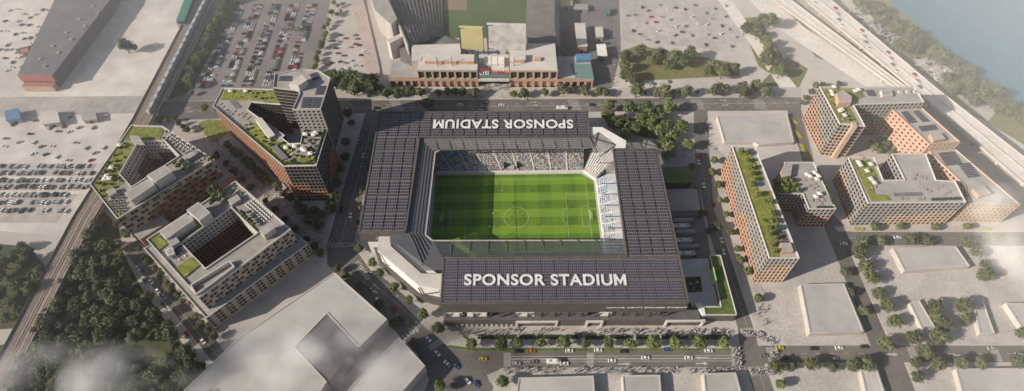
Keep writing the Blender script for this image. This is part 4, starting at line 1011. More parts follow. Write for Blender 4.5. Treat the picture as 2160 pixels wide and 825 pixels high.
for k in range(8):
    t0, t1 = math.pi*(.15+.7*k/8), math.pi*(.15+.7*(k+1)/8); c_ = onf(1024)
    mb.bar((c_[0]-6*math.cos(t0), c_[1]+1, 16.2+3.2*math.sin(t0)), (c_[0]-6*math.cos(t1), c_[1]+1, 16.2+3.2*math.sin(t1)), .8, .9, 'redletters')
mb.build('sign_arc', B, org)
# bowl: field, dark stands, scoreboards
def bpoly(l, z0, z1, mat, name, top=None):
    mb = MB(); mb.prism(ccw(xy(l, z1)), z0, z1, mat, top=top); return mb.build(name, B, org)
mb = MB(); mb.sheet([[tuple(at(x, y, .15)) for x, y in ((845, 80), (1112, 80), (1112, -120), (780, -120))]], 'ballgreen'); mb.build('field', B, org)
mb = MB(); mb.sheet([[tuple(at(x, y, .2)) for x, y in ((905, 8), (935, 22), (985, 22), (985, 0), (960, -30), (920, -20))]], 'infield'); mb.build('infield', B, org)
def brake(l, z0, z1, mat, name, n=14):
    """raked stand: front edge l[0]-l[1], back edge l[3]-l[2]"""
    p = [(v.x, v.y) for v in (at(*l[0], z0), at(*l[1], z0), at(*l[2], z1), at(*l[3], z1))]
    mb = MB(); rake(mb, *p, z0, z1, n, mat); mb.prism(ccw([p[2], p[3], lerp2(p[3], p[2], .0), lerp2(p[3], p[0], .03), lerp2(p[2], p[1], .03)]), 0, z1+1, 'concrete'); return mb.build(name, B, org)
brake([(930, -60), (935, 75), (860, 100), (800, -40)], 2, 20, 'bowl', 'stand')
brake([(935, 75), (975, 92), (960, 118), (875, 122)], 2, 16, 'bowl', 'stand')
bpoly([(868, 95), (972, 92), (972, 118), (890, 120), (888, 128), (868, 128)], 8, 19, 'concrete', 'bleacher', 'concretelight')
bpoly([(772, -40), (800, -40), (838, 40), (825, 52), (790, 20)], 0, 24, 'concrete', 'light_tower_deck', 'roofgrey')
bpoly([(815, 85), (862, 62), (866, 68), (822, 92)], 0, 18, 'concretelight', 'ramp')
bpoly([(838, 60), (858, 90), (872, 140), (845, 128)], 0, 10, 'bowl', 'concourse')
bpoly([(1112, -60), (1170, -60), (1170, 60), (1180, 98), (1112, 98)], 0, 15, 'bowl', 'outer_stand', 'bowl')
for l0, l1, zt, nm in ((972, 1020, 42, 'scoreboard'), (1029, 1109, 45, 'scoreboard')):
    p0, p1 = at(l0, 104, 19), at(l1, 106, 19); mb = MB(); mb.prism(ccw([(p0.x, p0.y), (p1.x, p1.y), (p1.x, p1.y+3), (p0.x, p0.y+3)]), 19, zt, 'screenyellow' if l0 < 1000 else 'screenback')
    for k in range(5): x = p0.x+(p1.x-p0.x)*k/4; mb.bar((x, p0.y+1.5, 5), (x, p0.y+1.5, 19), .9, .9, 'steel')
    o_ = mb.build(nm, B, org)
    fr_ = MB()
    for z_ in (19.5, zt-.4): fr_.bar((p0.x, p0.y-.2, z_), (p1.x, p0.y-.2, z_), .3, .7, 'panelmid')
    for x in (p0.x, p1.x): fr_.bar((x, p0.y-.2, 19.2), (x, p0.y-.2, zt), .7, .3, 'panelmid')
    if l0 > 1000:
        fr_.bar((p0.x+2, p0.y-.2, 27), (p1.x-9, p0.y-.2, 27), .2, .5, 'panelmid'); fr_.bar((p0.x+14, p0.y-.25, 38), (p0.x+26, p0.y-.25, 36), .2, 4, 'concrete')
        fr_.bar((p1.x-5, p0.y-.3, 40), (p1.x-1, p0.y-.3, 43), .2, 3, 'screenyellow')
    fr_.build('scoreboard_frame', o_, org)
# walk along the ballpark's west side and small forecourt buildings
slab('ballpark_walk', [(735, -40), (758, -40), (800, 140), (802, 160), (772, 158), (765, 95), (745, 20)], 0, 1.2, 'promenade', side='brick')
def hut(label, px, z, wallm, roofm, name='kiosk', cat='kiosk', group=None, extra=None):
    p = ccw(xy(px, z)); o = base_of(p); H = thing(name, label, cat, o, group=group)
    mb = MB(); mb.prism(p, 0, z, wallm); mb.build('wall', H, o)
    mb = MB(); mb.prism(grow(p, .5), z, z+.5, roofm, bottom=True); mb.build('roof', H, o)
    a, b = p[0], p[1]; d = (Vector(b)-Vector(a)); nn = Vector((d.y, -d.x)).normalized()*.06
    mb = MB(); a2, b2 = lerp2(a, b, .35), lerp2(a, b, .65); mb.face([(a2[0]+nn.x, a2[1]+nn.y, .05), (b2[0]+nn.x, b2[1]+nn.y, .05), (b2[0]+nn.x, b2[1]+nn.y, min(3, z*.7)), (a2[0]+nn.x, a2[1]+nn.y, min(3, z*.7))], 'glass'); mb.build('door', H, o)
    return H, o
hut('narrow pale kiosk block in the dark forecourt beside the ballpark', [(1213, 50), (1233, 50), (1238, 98), (1219, 98)], 8, 'brick', 'concretelight')
hut('small white roofed kiosk right of the narrow block in the forecourt', [(1256, 58), (1270, 58), (1272, 78), (1258, 78)], 5, 'panelgrey', 'concretelight')
hut('low white roofed shed nearest the avenue in the forecourt', [(1259, 95), (1276, 94), (1280, 118), (1262, 118)], 6, 'panelmid', 'white')
hut('yellowish stall roof at the far end of the forecourt', [(1183, 2), (1206, 2), (1206, 12), (1183, 12)], 5, 'tanbrick', 'screenyellow')
hut('long pale container beside the yellowish stall', [(1207, 10), (1238, 10), (1240, 20), (1208, 20)], 3.5, 'panelgrey', 'panelgrey', 'container', 'container')
hut('small turquoise tent on the forecourt', [(1277, 17), (1286, 17), (1286, 28), (1278, 28)], 4, 'teal', 'teal', 'tent', 'tent')
# teal exhibition deck with blue screens on the low roof
pd = ccw(xy([(1203, 135), (1247, 135), (1253, 168), (1212, 164)], 9.6)); o_ = base_of(pd); H = thing('roof_deck', 'teal patterned roof deck with blue edged pavilion at the ballpark corner', 'deck', (o_[0], o_[1], 9.0))
mb = MB(); mb.prism(pd, 9.0, 9.6, 'concrete', top='tealcourt'); mb.build('deck', H, (o_[0], o_[1], 9.0))
mb = MB(); pp = ccw(xy([(1214, 114), (1245, 113), (1246, 126), (1216, 127)], 12)); mb.prism(pp, 9, 12, 'bluecourt', top='bluecourt'); mb.build('pavilion', H, (o_[0], o_[1], 9.0))
# curved pale canopy
mb = MB(); 
for k in range(7):
    t = k/6; a, b = at(1138+30*t, 78-22*t*t, 7), at(1150+22*t, 72-26*t, 7.8); 
    if k: mb.face([pa, a, b, pb], 'panelgrey'); mb.bar(a-Vector((0, 0, 7)), a, .3, .3, 'steel')
    pa, pb = a, b
o = mb.build('curved_canopy'); tag(o, 'curved pale canopy on posts behind the ballpark', 'canopy')

# ================================================================== west: railway, train, warehouse, shed
ctr = [(-301.5, 420), (-303, 259), (-305.5, 98), (-309, 40), (-313, 0), (-315, -140), (-316, -260)]
def off(l, d):
    out = []
    for i, p in enumerate(l):
        a, b = Vector(l[max(0, i-1)]), Vector(l[min(len(l)-1, i+1)]); t = (b-a).normalized(); out.append((p[0]-t.y*-d*-1 if 0 else p[0]+(-t.y)*d*-1, p[1]+t.x*d*-1))
    return out
o_ = (-306, 100, 0); V = thing('rail_viaduct', 'brown railway viaduct with two tracks running past the warehouse yard', 'viaduct', o_)
mb = MB(); Lf, Rt = off(ctr, 8.2), off(ctr, -8.2)
for i in range(len(ctr)-1):
    q_ = [Lf[i], Rt[i], Rt[i+1], Lf[i+1]]; q_ = ccw(q_); mb.prism(q_, 5.6, 7.2, 'concrete', top='track')
mb.build('deck', V, o_)
mb = MB()
for s_ in (-8.0, 8.0):
    l = off(ctr, s_)
    for a, b in zip(l, l[1:]): mb.bar((*a, 7.7), (*b, 7.7), .4, 1.2, 'steelbrown')
mb.build('parapet', V, o_)
for s_ in (-5.0, -3.4, 3.4, 5.0, -.8, .8):
    mb = MB(); l = off(ctr, s_)
    for a, b in zip(l, l[1:]): mb.bar((*a, 7.32), (*b, 7.32), .22, .22, 'concrete' if abs(s_) > 1 else 'rail')
    mb.build('rail', V, o_)
for k in range(30):
    y = -230+k*20; i = max(j for j in range(len(ctr)) if ctr[j][1] >= y) if y < 420 else 0
    x = np.interp(y, [c[1] for c in ctr][::-1], [c[0] for c in ctr][::-1]); mb = MB(); mb.box((float(x), y, 0), (11, 2.2, 5.6), 'concrete'); mb.build('pier', V, o_)
struct('walkway', [[(455, -40), (492, -40), (430, 60), (385, 140), (350, 205), (318, 256), (300, 262)]], .07, 'concrete')
# train
def cx_at(y): return float(np.interp(y, [c[1] for c in ctr][::-1], [c[0] for c in ctr][::-1]))
car = thing('train_car', 'pale blue train carriage', 'train')
mb = MB(); mb.prism([(-1.5, -8.8), (1.5, -8.8), (1.5, 8.8), (-1.5, 8.8)], .8, 3.5, 'trainside', bottom=True); mb.build('body', car)
mb = MB(); mb.prism([(-1.4, -8.7), (1.4, -8.7), (1.1, -8.7), (1.1, 8.7), (-1.1, 8.7), (-1.1, -8.7)], 3.5, 3.8, 'trainroof')
for k in (-5, 5): mb.box((0, k, 3.8), (1.6, 3, .35), 'panelgrey')
mb.build('roof', car)
mb = MB()
for s_ in (-1.52, 1.52): mb.face([(s_, -8.2, 2.0), (s_, 8.2, 2.0), (s_, 8.2, 2.9), (s_, -8.2, 2.9)][::(1 if s_ > 0 else -1)], 'glass')
mb.build('window_band', car)
for k in (-6, 6): mb = MB(); mb.box((0, k, 0), (2.4, 2.6, .8), 'black'); mb.build('bogie', car)
y = 112.0
for k in range(11):
    dx = cx_at(y+4)-cx_at(y-4); copy_of(car, (cx_at(y)+4.0, y, 7.4), -math.atan2(dx, 8), f'pale blue train carriage, {nth(k)} of the train counted from the avenue end', 'carriages of the elevated train'); y += 18.4
# warehouse
Pw = ccw(xy([(150, -70), (262, -70), (230, 0), (108, 160), (38, 160)], 13)); o_ = base_of(Pw)
W = thing('warehouse', 'long dark roofed warehouse with a red end wall', 'warehouse', o_)
mb = MB(); mb.prism(Pw, 0, 12.6, 'panelmid'); mb.build('wall', W, o_)
mb = MB(); mb.prism(grow(Pw, .6), 12.6, 13, 'roofdark', bottom=True)
mb.build('roof', W, o_)
a, b = at(38, 160, 13), at(108, 160, 13)
mb = MB(); mb.prism(ccw([(a.x-.2, a.y-.5), (b.x+.5, b.y-.5), (b.x+.5, b.y+.6), (a.x-.2, a.y+.6)]), 7, 13.6, 'redroof', top='redroof'); mb.build('end_wall', W, o_)
mb = MB(); mb.prism(ccw([(a.x+1, a.y-6), (b.x-1, b.y-6), (b.x-1, b.y-.6), (a.x+1, a.y-.6)]), 0, 6, 'tanbrick', top='redroof'); mb.build('loading_bay', W, o_)
for k in range(5): mb = MB(); x = a.x+4+(b.x-a.x-8)*k/5; mb.face([(x, a.y-6.05, .1), (x+3, a.y-6.05, .1), (x+3, a.y-6.05, 4), (x, a.y-6.05, 4)], 'panelgrey'); mb.build('door', W, o_)
for k in range(10):
    p = at(95+14*k-(k % 2)*25, 140-14*k, 13); mb = MB(); mb.box((p.x, p.y, 13), (2.4, 2.4, 1.1), 'panelgrey'); mb.build('roof_vent', W, o_)
Ps = ccw(xy([(373, 45), (388, 45), (413, -20), (398, -20)], 11)); o_ = base_of(Ps)
S = thing('station_shed', 'tall dark shed with a teal roof beside the tracks', 'shed', o_)
mb = MB(); mb.prism(Ps, 0, 11, 'paneldark'); mb.build('wall', S, o_); mb = MB(); mb.prism(grow(Ps, .6), 11, 11.6, 'teal', bottom=True); mb.build('roof', S, o_)
mb = MB(); mb.prism(ccw(xy([(371, 44), (388, 44), (390, 52), (372, 50)], 8)), 0, 8, 'panelgrey'); mb.build('end_wall', S, o_)
# sheds and yards of the blurred far left
for lb, px, z, wm, rm in (('pale low shed among parked trucks at the left yard', [(86, 236), (120, 234), (126, 258), (90, 262)], 5, 'panelgrey', 'concretelight'),
        ('small pale shed beside the dirt road in the left yard', [(172, 238), (200, 236), (204, 252), (176, 255)], 4, 'panelgrey', 'roofgrey'),
        ('white roofed hut north of the warehouse', [(28, 90), (62, 84), (66, 96), (32, 104)], 6, 'panelgrey', 'concretelight'),
        ('blue roofed hut at the yard edge', [(12, 235), (38, 230), (42, 250), (14, 255)], 5, 'panelgrey', 'bluecourt'),
        ('reddish roofed hut near the dark warehouse', [(44, 100), (58, 98), (60, 110), (46, 112)], 5, 'brick', 'redroof')):
    hut(lb, px, z, wm, rm, 'shed', 'shed')

# ================================================================== east: elevated expressway
def deck(name, label, Lp, Rp, z, mat='hwy'):
    L_, R_ = xy(Lp, z), xy(Rp, z); o_ = (L_[0][0], L_[0][1], 0); D = thing(name, label, 'highway', o_)
    mb = MB()
    for i in range(len(L_)-1): mb.prism(ccw([L_[i], R_[i], R_[i+1], L_[i+1]]), z-1.6, z, 'concrete', top=mat)
    mb.build('deck', D, o_)
    mb = MB()
    for l in (L_, R_, [lerp2(a, b, .5) for a, b in zip(L_, R_)]):
        for a, b in zip(l, l[1:]): mb.bar((*a, z+.4), (*b, z+.4), .4, .9, 'concrete')
    mb.build('barrier', D, o_)
    for i in range(len(L_)-1):
        for f in (.1, .3, .5, .7, .9):
            a, b = lerp2(L_[i], L_[i+1], f), lerp2(R_[i], R_[i+1], f); mb = MB(); mb.box((*lerp2(a, b, .5), 0), (9, 2.5, z-1.6), 'concrete', math.atan2(b[1]-a[1], b[0]-a[0])); mb.build('pier', D, o_)
    return D
deck('expressway', 'wide pale elevated expressway beside the river', [(1670, -60), (1700, 0), (1932, 192), (2180, 405), (2300, 520)], [(1720, -60), (1752, 0), (1972, 185), (2240, 395), (2400, 520)], 9)
deck('expressway', 'narrower expressway carriageway inland of the wide one', [(1600, -60), (1632, 0), (1890, 185)], [(1640, -60), (1668, 0), (1912, 185)], 4)
# ================================================================== plain pale blocks of the unbuilt plots
PB = [('broad pale flat roofed block with mist over it, across the diagonal road from the stadium', [(705, 575), (817, 674), (757, 733), (690, 662), (622, 732), (690, 805), (640, 880), (330, 880), (505, 712)], 14),
      ('dark lower roof sunk in the corner of the broad pale block', [(691, 664), (756, 733), (692, 804), (624, 732)], 13.7),
      ('pale flat block at the corner of the lower crossing', [(842, 712), (897, 772), (800, 880), (690, 880), (745, 810)], 12),
      ('pale low block below the avenue nearest the lower crossing', [(1094, 797), (1252, 793), (1258, 870), (1082, 870)], 8),
      ('pale low block in the middle below the avenue', [(1312, 792), (1392, 791), (1398, 870), (1318, 870)], 8),
      ('pale low block below the avenue beside the middle one', [(1483, 788), (1552, 786), (1575, 870), (1492, 870)], 9),
      ('pale plot block north of the long roof garden slab', [(1512, 245), (1660, 238), (1675, 300), (1600, 306), (1590, 300), (1528, 300)], 5),
      ('pale flat block right of the slab beyond its shadow', [(1688, 600), (1780, 598), (1822, 700), (1708, 704)], 8),
      ('pale flat block below the far cross street', [(1882, 522), (2016, 520), (2046, 562), (1908, 572)], 7),
      ('narrow pale block east of the lower far street', [(1918, 640), (1938, 632), (1978, 700), (1950, 706)], 5),
      ('pale narrow block among trees at the right', [(2050, 630), (2072, 630), (2098, 704), (2066, 706)], 5),
      ('pale bottom block with one bright edge left of the far street', [(1815, 782), (1850, 780), (1880, 870), (1835, 870)], 6),
      ('pale bottom block right of the far street', [(2015, 778), (2200, 776), (2240, 870), (2040, 870)], 6),
      ('dark edged long pale block at the far right', [(2120, 640), (2220, 640), (2240, 700), (2160, 700)], 6)]
for lb, px, z in PB:
    z *= .62 if z < 12 else .9
    p = ccw(xy(px, z)); o_ = base_of(p); T_ = thing('flat_roofed_block', lb, 'building', o_)
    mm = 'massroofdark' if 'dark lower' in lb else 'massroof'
    mb = MB(); mb.prism(p, 0, z, 'ground', top=mm); mb.build('wall', T_, o_)
    rf, pr = MB(), MB(); roof_with_parapet(rf, pr, p, z+.01, mm, .4 if mm == 'massroof' else .15, .8, parmat='ground' if mm == 'massroof' else 'massroofdark'); pr.build('parapet', T_, o_)
    
# ================================================================== vegetation
def leafclump(mb, c, r, n, mat, rr, size=.5, flat=1.0):
    for _ in range(n):
        while True:
            v = Vector((rr.uniform(-1, 1), rr.uniform(-1, 1), rr.uniform(-1, 1)))
            if .15 < v.length < 1: break
        v = v.normalized()*(v.length**.5); p = Vector(c)+Vector((v.x*r, v.y*r, v.z*r*flat))
        nrm = (v+Vector((rr.uniform(-.7, .7), rr.uniform(-.7, .7), rr.uniform(-.2, .9)))).normalized()
        a = nrm.orthogonal().normalized(); b = nrm.cross(a); t = rr.uniform(0, 6.28); s = size*rr.uniform(.6, 1.3)
        a, b = (a*math.cos(t)+b*math.sin(t))*s, (b*math.cos(t)-a*math.sin(t))*s*.7
        mb.face([p-a-b*.3, p-b, p+a+b*.2, p+b], mat)
def make_tree(name, seed, H, rad, mat, clumps, per, label, trunkfrac=.35, flat=.85, size=.55, tall=1.0):
    rr = random.Random(seed); t = thing(name, label, 'tree'); mb = MB()
    th = H*trunkfrac; mb.cyl((0, 0, 0), rad*.075, th*1.1, 'bark', 7, rad*.05)
    cz = th+(H-th)*.5; hz_ = (H-th)*.5
    for k in range(5):
        a = k*1.26+rr.uniform(-.3, .3); mb.bar((0, 0, th*.9), (math.cos(a)*rad*.55, math.sin(a)*rad*.55, cz+rr.uniform(-.1, .3)*hz_), rad*.05, rad*.05, 'bark')
    mb.build('trunk', t); mb = MB()
    for k in range(clumps):
        while True:
            v = Vector((rr.uniform(-1, 1), rr.uniform(-1, 1), rr.uniform(-1, 1)))
            if v.length < 1: break
        v = v.normalized()*(v.length**.6)*rr.uniform(.75, 1.05)
        k_ = 1-.25*max(0, v.z)
        leafclump(mb, (v.x*rad*.72*k_, v.y*rad*.72*k_, cz+v.z*hz_*.75), rad*rr.uniform(.26, .42), per, mat, rr, size, flat)
    leafclump(mb, (0, 0, cz), rad*.55, per, mat, rr, size*1.3, hz_/rad)
    mb.build('crown', t); return t
T_ROUND = make_tree('street_tree', 1, 9.5, 4.3, 'leaf', 30, 34, 'street tree')
T_ROUND2 = make_tree('street_tree', 2, 8.6, 4.0, 'leaf', 26, 34, 'street tree')
T_LIGHT = make_tree('light_tree', 3, 7.5, 3.4, 'leaflight', 24, 30, 'light green tree')
T_DARK = make_tree('dark_tree', 4, 11, 5.2, 'leafdark', 34, 34, 'dark tree', .25)
T_DARK2 = make_tree('dark_tree', 5, 8.5, 4.4, 'leafdark', 28, 34, 'dark tree', .22)
T_SMALL = make_tree('roof_tree', 6, 4.2, 1.9, 'leaf', 14, 26, 'small roof tree', .3, size=.34)
def shrub(name, seed, r, mat, label):
    rr = random.Random(seed); mb = MB()
    for k in range(5): leafclump(mb, (rr.uniform(-.5, .5)*r, rr.uniform(-.5, .5)*r, r*.45), r*.6, 22, mat, rr, r*.28, .8)
    mb.cyl((0, 0, 0), r*.12, r*.4, 'bark', 6); return tag(mb.build(name), label, 'shrub')
SHR = shrub('shrub', 11, 1.5, 'leafrust', 'rust tinted shrub'); SHG = shrub('shrub', 12, 1.6, 'hedge', 'green shrub'); SHL = shrub('shrub', 13, 1.5, 'leaflight', 'light green shrub')
rt_ = random.Random(21)
def plant(proto, px, py, label, group=None, s=1.0, z=0.0, up_=5.0, jit=.18):
    """px, py is the middle of the crown in the survey picture"""
    k = s*rt_.uniform(1-jit, 1+jit); p = at(px, py, z+up_*k)
    return copy_of(proto, (p.x, p.y, z), rt_.uniform(0, 6.28), label, group, (k*rt_.uniform(.9, 1.1), k*rt_.uniform(.9, 1.1), k*rt_.uniform(.92, 1.1)))
def row(pts, protos, text, group, s=1.0, z=0.0, up_=5.0):
    for i, (x, y) in enumerate(pts): plant(protos[i % len(protos)], x, y, text.format(nth(i)), group, s, z, up_)
def along(a, b, n, jx=0, jy=0): return [(a[0]+(b[0]-a[0])*i/(n-1)+rt_.uniform(-jx, jx), a[1]+(b[1]-a[1])*i/(n-1)+rt_.uniform(-jy, jy)) for i in range(n)]
RR = [T_ROUND, T_ROUND2]; DD = [T_DARK, T_DARK2]
row([(995, 725), (1058, 726), (1092, 724), (1141, 724), (1190, 723), (1235, 725), (1284, 724), (1330, 724), (1378, 724), (1424, 724), (1476, 723), (1527, 723)], RR, '{} tree from the left in the row before the stadium front', 'trees in a row before the stadium front', 1.12, .1)
row([(757, 525), (786, 554), (801, 576), (831, 605), (863, 633), (893, 663), (925, 693)], RR, '{} tree going down the stadium side of the diagonal road', 'trees on the stadium side of the diagonal road', .95)
row([(712, 568), (728, 580), (760, 604), (800, 640), (834, 684), (874, 722)], DD, '{} tree going down the pale block side of the diagonal road', 'trees on the block side of the diagonal road', .75)
row([(1506, 338), (1504, 362), (1515, 390), (1520, 422), (1531, 453), (1542, 489), (1555, 526), (1562, 548), (1577, 573)], RR, '{} tree going down the slab side of the east street', 'trees between the east street and the long slab', .82)
row([(1459, 352), (1465, 400), (1482, 453), (1497, 487), (1512, 480)], DD, '{} dark tree going down the stadium side of the east street', 'trees on the stadium side of the east street', .75)
row([(1845, 479), (1897, 478), (1972, 480), (2040, 477)], RR, '{} tree from the left along the foot of the front right block', 'trees along the foot of the corner block', .95)
row([(1820, 513), (1860, 508), (1918, 508), (1955, 508), (2040, 512), (2062, 530), (2092, 506), (2080, 556), (2075, 582)], DD, '{} tree from the left on the south side of the cross street', 'trees south of the cross street', 1.0)
row([(1811, 533), (1825, 560), (1838, 587), (1852, 618), (1868, 646), (1887, 677), (1925, 713)], DD, '{} tree going down the right side of the far street', 'trees on the right side of the far street', 1.15)
row([(1782, 575), (1797, 615), (1820, 658)], DD, '{} tree going down the left side of the far street', 'trees on the left side of the far street', .8)
row([(1970, 650), (1978, 668), (2030, 648), (2036, 672), (1975, 712), (2152, 702), (1992, 690)], DD, '{} dark tree among the pale plots at the right', 'dark trees among the pale plots', 1.1)
row([(1635, 775), (1671, 770), (1711, 770), (1755, 773), (1797, 772), (1830, 768)], DD, '{} tree from the left below the avenue, between the two streets', 'trees below the avenue between the streets', 1.0)
row([(1930, 768), (1978, 767), (2025, 766), (2070, 766), (2145, 763)], DD, '{} tree from the left below the avenue, right of the far street', 'trees below the avenue right of the far street', 1.0)
for x, y, s_, l in ((1868, 728, 1.2, 'big dark tree at the crossing of avenue and far street'), (1950, 743, 1.2, 'large dark tree over the avenue just right of the crossing'), (1932, 796, 1.0, 'dark tree on the lower plot corner right of the far street'), (1646, 811, .8, 'lone tree on the lower plot below the crowded crossing'), (1600, 630, .9, 'blurred tree on the pavement below the slab'),
    (1061, 806, .9, 'tree on the rounded corner below the yellow taxi'), (928, 815, .9, 'dark tree at the lower edge beside the tree shadows'), (903, 221, 1.15, 'lone dark tree standing in the north avenue'), (432, 228, .9, 'lone round tree near the arrows at the west end of the avenue'), (265, 99, 1.3, 'lone tree in the dirt yard left of the tracks'), (282, 101, .9, 'smaller tree touching the lone tree in the dirt yard'), (404, 196, .7, 'small tree by the corner of the big car park')):
    plant(T_DARK if s_ > .95 else T_ROUND, x, y, l, None, s_)
row([(735, 240), (741, 258), (730, 300), (727, 330), (718, 355), (710, 385), (704, 415), (697, 428)], DD, '{} tree going down the tower side of the west road', 'trees between the tower and the west road', .95)
row([(778, 352), (769, 388), (762, 405), (760, 437), (757, 470)], [T_ROUND2, T_DARK2], '{} tree going down the stadium side of the west road', 'trees between the west road and the stadium', .62)
row([(481, 308), (492, 316), (504, 326), (516, 338), (530, 349), (541, 361), (553, 373), (561, 380), (587, 396), (598, 408), (612, 418), (628, 431), (640, 445), (652, 455), (664, 446), (676, 452), (654, 467), (672, 474), (700, 440)], DD, '{} low tree down the tower side of the promenade', 'low trees down the tower side of the promenade', .9)
row([(458, 329), (477, 344), (495, 364), (512, 379), (530, 397), (560, 423), (581, 442), (602, 462), (623, 484), (648, 504), (664, 520), (675, 533)], DD, '{} low tree down the courtyard side of the promenade', 'low trees down the courtyard side of the promenade', .75)
row([(295, 526), (304, 543), (315, 553), (325, 565), (340, 581), (351, 597), (363, 610), (375, 622), (387, 637), (412, 665), (424, 682), (439, 695), (452, 710)], DD, '{} tree going down the building side of the west street', 'trees on the building side of the west street', .62)
row([(248, 474), (260, 488), (268, 496)], DD, '{} dark tree at the near foot of the triangular court building', 'trees at the foot of the triangular court building', .6)
# park north-east of the stadium
row([(1284, 225), (1327, 224), (1283, 246), (1298, 262), (1318, 258), (1318, 285), (1360, 228), (1357, 247), (1372, 262), (1350, 262), (1395, 250), (1412, 226), (1405, 268), (1392, 275), (1418, 285), (1436, 270), (1400, 300), (1412, 310), (1449, 306), (1370, 240), (1386, 236), (1340, 275), (1408, 322)], [T_ROUND, T_DARK2, T_ROUND2], '{} tree of the small park beside the stadium, counted from its avenue corner', 'trees of the small park', 1.5)
# north side of the avenue
row([(1343, 193), (1385, 195), (1402, 195), (1422, 196), (1448, 195), (1508, 190), (1517, 188), (1530, 186), (1565, 192), (1575, 196), (1594, 183), (1615, 193)], DD, '{} tree from the left on the avenue before the big beige lot', 'trees on the avenue before the beige lot', 1.2)
row([(1432, 194), (1472, 193), (1491, 194), (1360, 194)], [T_LIGHT], '{} light green young tree on the avenue before the beige lot', 'young trees on the avenue', .6)
row([(798, 188), (815, 197), (836, 196), (850, 188), (866, 189), (888, 195), (925, 195), (945, 193), (960, 192), (975, 194), (999, 194), (1082, 196), (1106, 195), (1150, 194), (1188, 187), (1206, 188), (1234, 190), (1262, 193), (1278, 194)], [T_DARK2, T_ROUND2, T_DARK2, T_LIGHT], '{} tree from the left before the ballpark front', 'trees before the ballpark front', 1.15)
row(along((690, 162), (785, 172), 7, 3, 4)+along((698, 178), (780, 188), 6, 3, 4), [T_DARK, T_ROUND], '{} tree of the grove between tower and ballpark', 'grove between the tower and the ballpark', 1.45)
row([(1320, 120), (1316, 140), (1322, 160), (1332, 168), (1350, 112), (1372, 128), (1390, 118), (1405, 138), (1422, 122), (1440, 130), (1455, 115), (1490, 150), (1508, 140), (1524, 152), (1548, 148)], [T_DARK, T_ROUND], '{} tree from the left in the grove of the beige lot', 'grove of the beige lot', 1.35)
row([(1572, 62), (1584, 50), (1598, 72), (1608, 40), (1625, 48), (1615, 88), (1622, 106), (1634, 118), (1640, 136), (1645, 152), (1618, 125), (1630, 150)], [T_DARK, T_ROUND], '{} tree from the top in the belt beside the slip road', 'belt of trees beside the slip road', 1.3)
row([(1720, 182), (1735, 178), (1752, 184), (1770, 176), (1710, 194), (1700, 205), (1690, 217)], DD, '{} tree behind the tall gridded block', 'trees behind the tall gridded block', .6)
rivr = along((1815, 10), (1990, 115), 14, 9, 6)+along((1990, 115), (2160, 245), 16, 12, 8)+along((1900, 95), (1960, 110), 5, 6, 5)+along((2000, 170), (2110, 235), 12, 12, 12)
row(rivr, [T_DARK, T_DARK2], '{} tree from the top along the river bank', 'trees along the river bank', 1.25)
# big car park planting
row(along((640, 215), (702, 5), 13, 3, 3), [T_LIGHT, T_ROUND2], '{} tree of the planted strip at the right of the car park', 'trees of the car park strip', .8)
row(along((664, 140), (690, 52), 7, 2, 3), [T_LIGHT, T_DARK2], '{} tree of the second planted strip right of the car park', 'trees of the second car park strip', .75)
row([(712, 12), (718, 22), (710, 30), (722, 8)], [T_LIGHT], '{} light tree of the clump above the grove', 'light trees above the grove', .7)
row([(620, 62), (632, 64), (645, 62), (618, 56), (640, 56)], [T_LIGHT], '{} light tree on the island in the car park', 'light trees on the car park island', .5)
row(along((482, -5), (395, 175), 22, 9, 4), DD+[T_LIGHT], '{} tree from the top in the shaded belt between walkway and car park', 'shaded belt between walkway and car park', 1.0)
# the dark wood at the lower left
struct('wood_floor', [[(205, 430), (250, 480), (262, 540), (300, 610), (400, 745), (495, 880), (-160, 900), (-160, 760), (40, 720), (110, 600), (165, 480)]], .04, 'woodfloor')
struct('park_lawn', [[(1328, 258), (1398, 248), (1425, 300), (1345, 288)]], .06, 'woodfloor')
wd = []
rw = random.Random(5)
for _ in range(4000):
    x, y = rw.uniform(20, 470), rw.uniform(455, 850)
    if x < 215-(y-400)*.52+16 or x > 215+(y-470)*.72-12: continue
    if (x-300)**2/3000+(y-745)**2/1200 < 1: continue
    if all((x-a)**2+(y-b)**2 > 21**2 for a, b in wd): wd.append((x, y))
for i, (x, y) in enumerate(wd): plant(DD[i % 2], x, y, 'dark tree of the wood between the railway and the west street', 'dark trees of the wood', 1.05, jit=.3)
wl = [(-10, 530), (-5, 580), (40, 660), (10, 670), (62, 540), (85, 575), (-15, 640), (45, 520), (8, 560), (30, 545), (50, 560), (20, 590), (40, 600), (62, 580), (5, 620), (25, 640), (70, 610)]
for i, (x, y) in enumerate(wl): plant(DD[i % 2], x, y, 'dark tree of the clump left of the tracks', 'dark clump left of the tracks', 1.05, jit=.3)
row([(1838, 300), (1850, 306), (1862, 298), (1875, 304), (1888, 312), (1868, 314), (1880, 322), (1855, 318), (1845, 312), (1895, 298)], [T_ROUND2, T_DARK2], '{} tree of the court between the pink block and the tall gridded block', 'trees of the pink court', .8)
struct('verge_patch', [[(-60, 510), (60, 520), (120, 590), (60, 690), (-60, 700)]], .04, 'woodfloor')
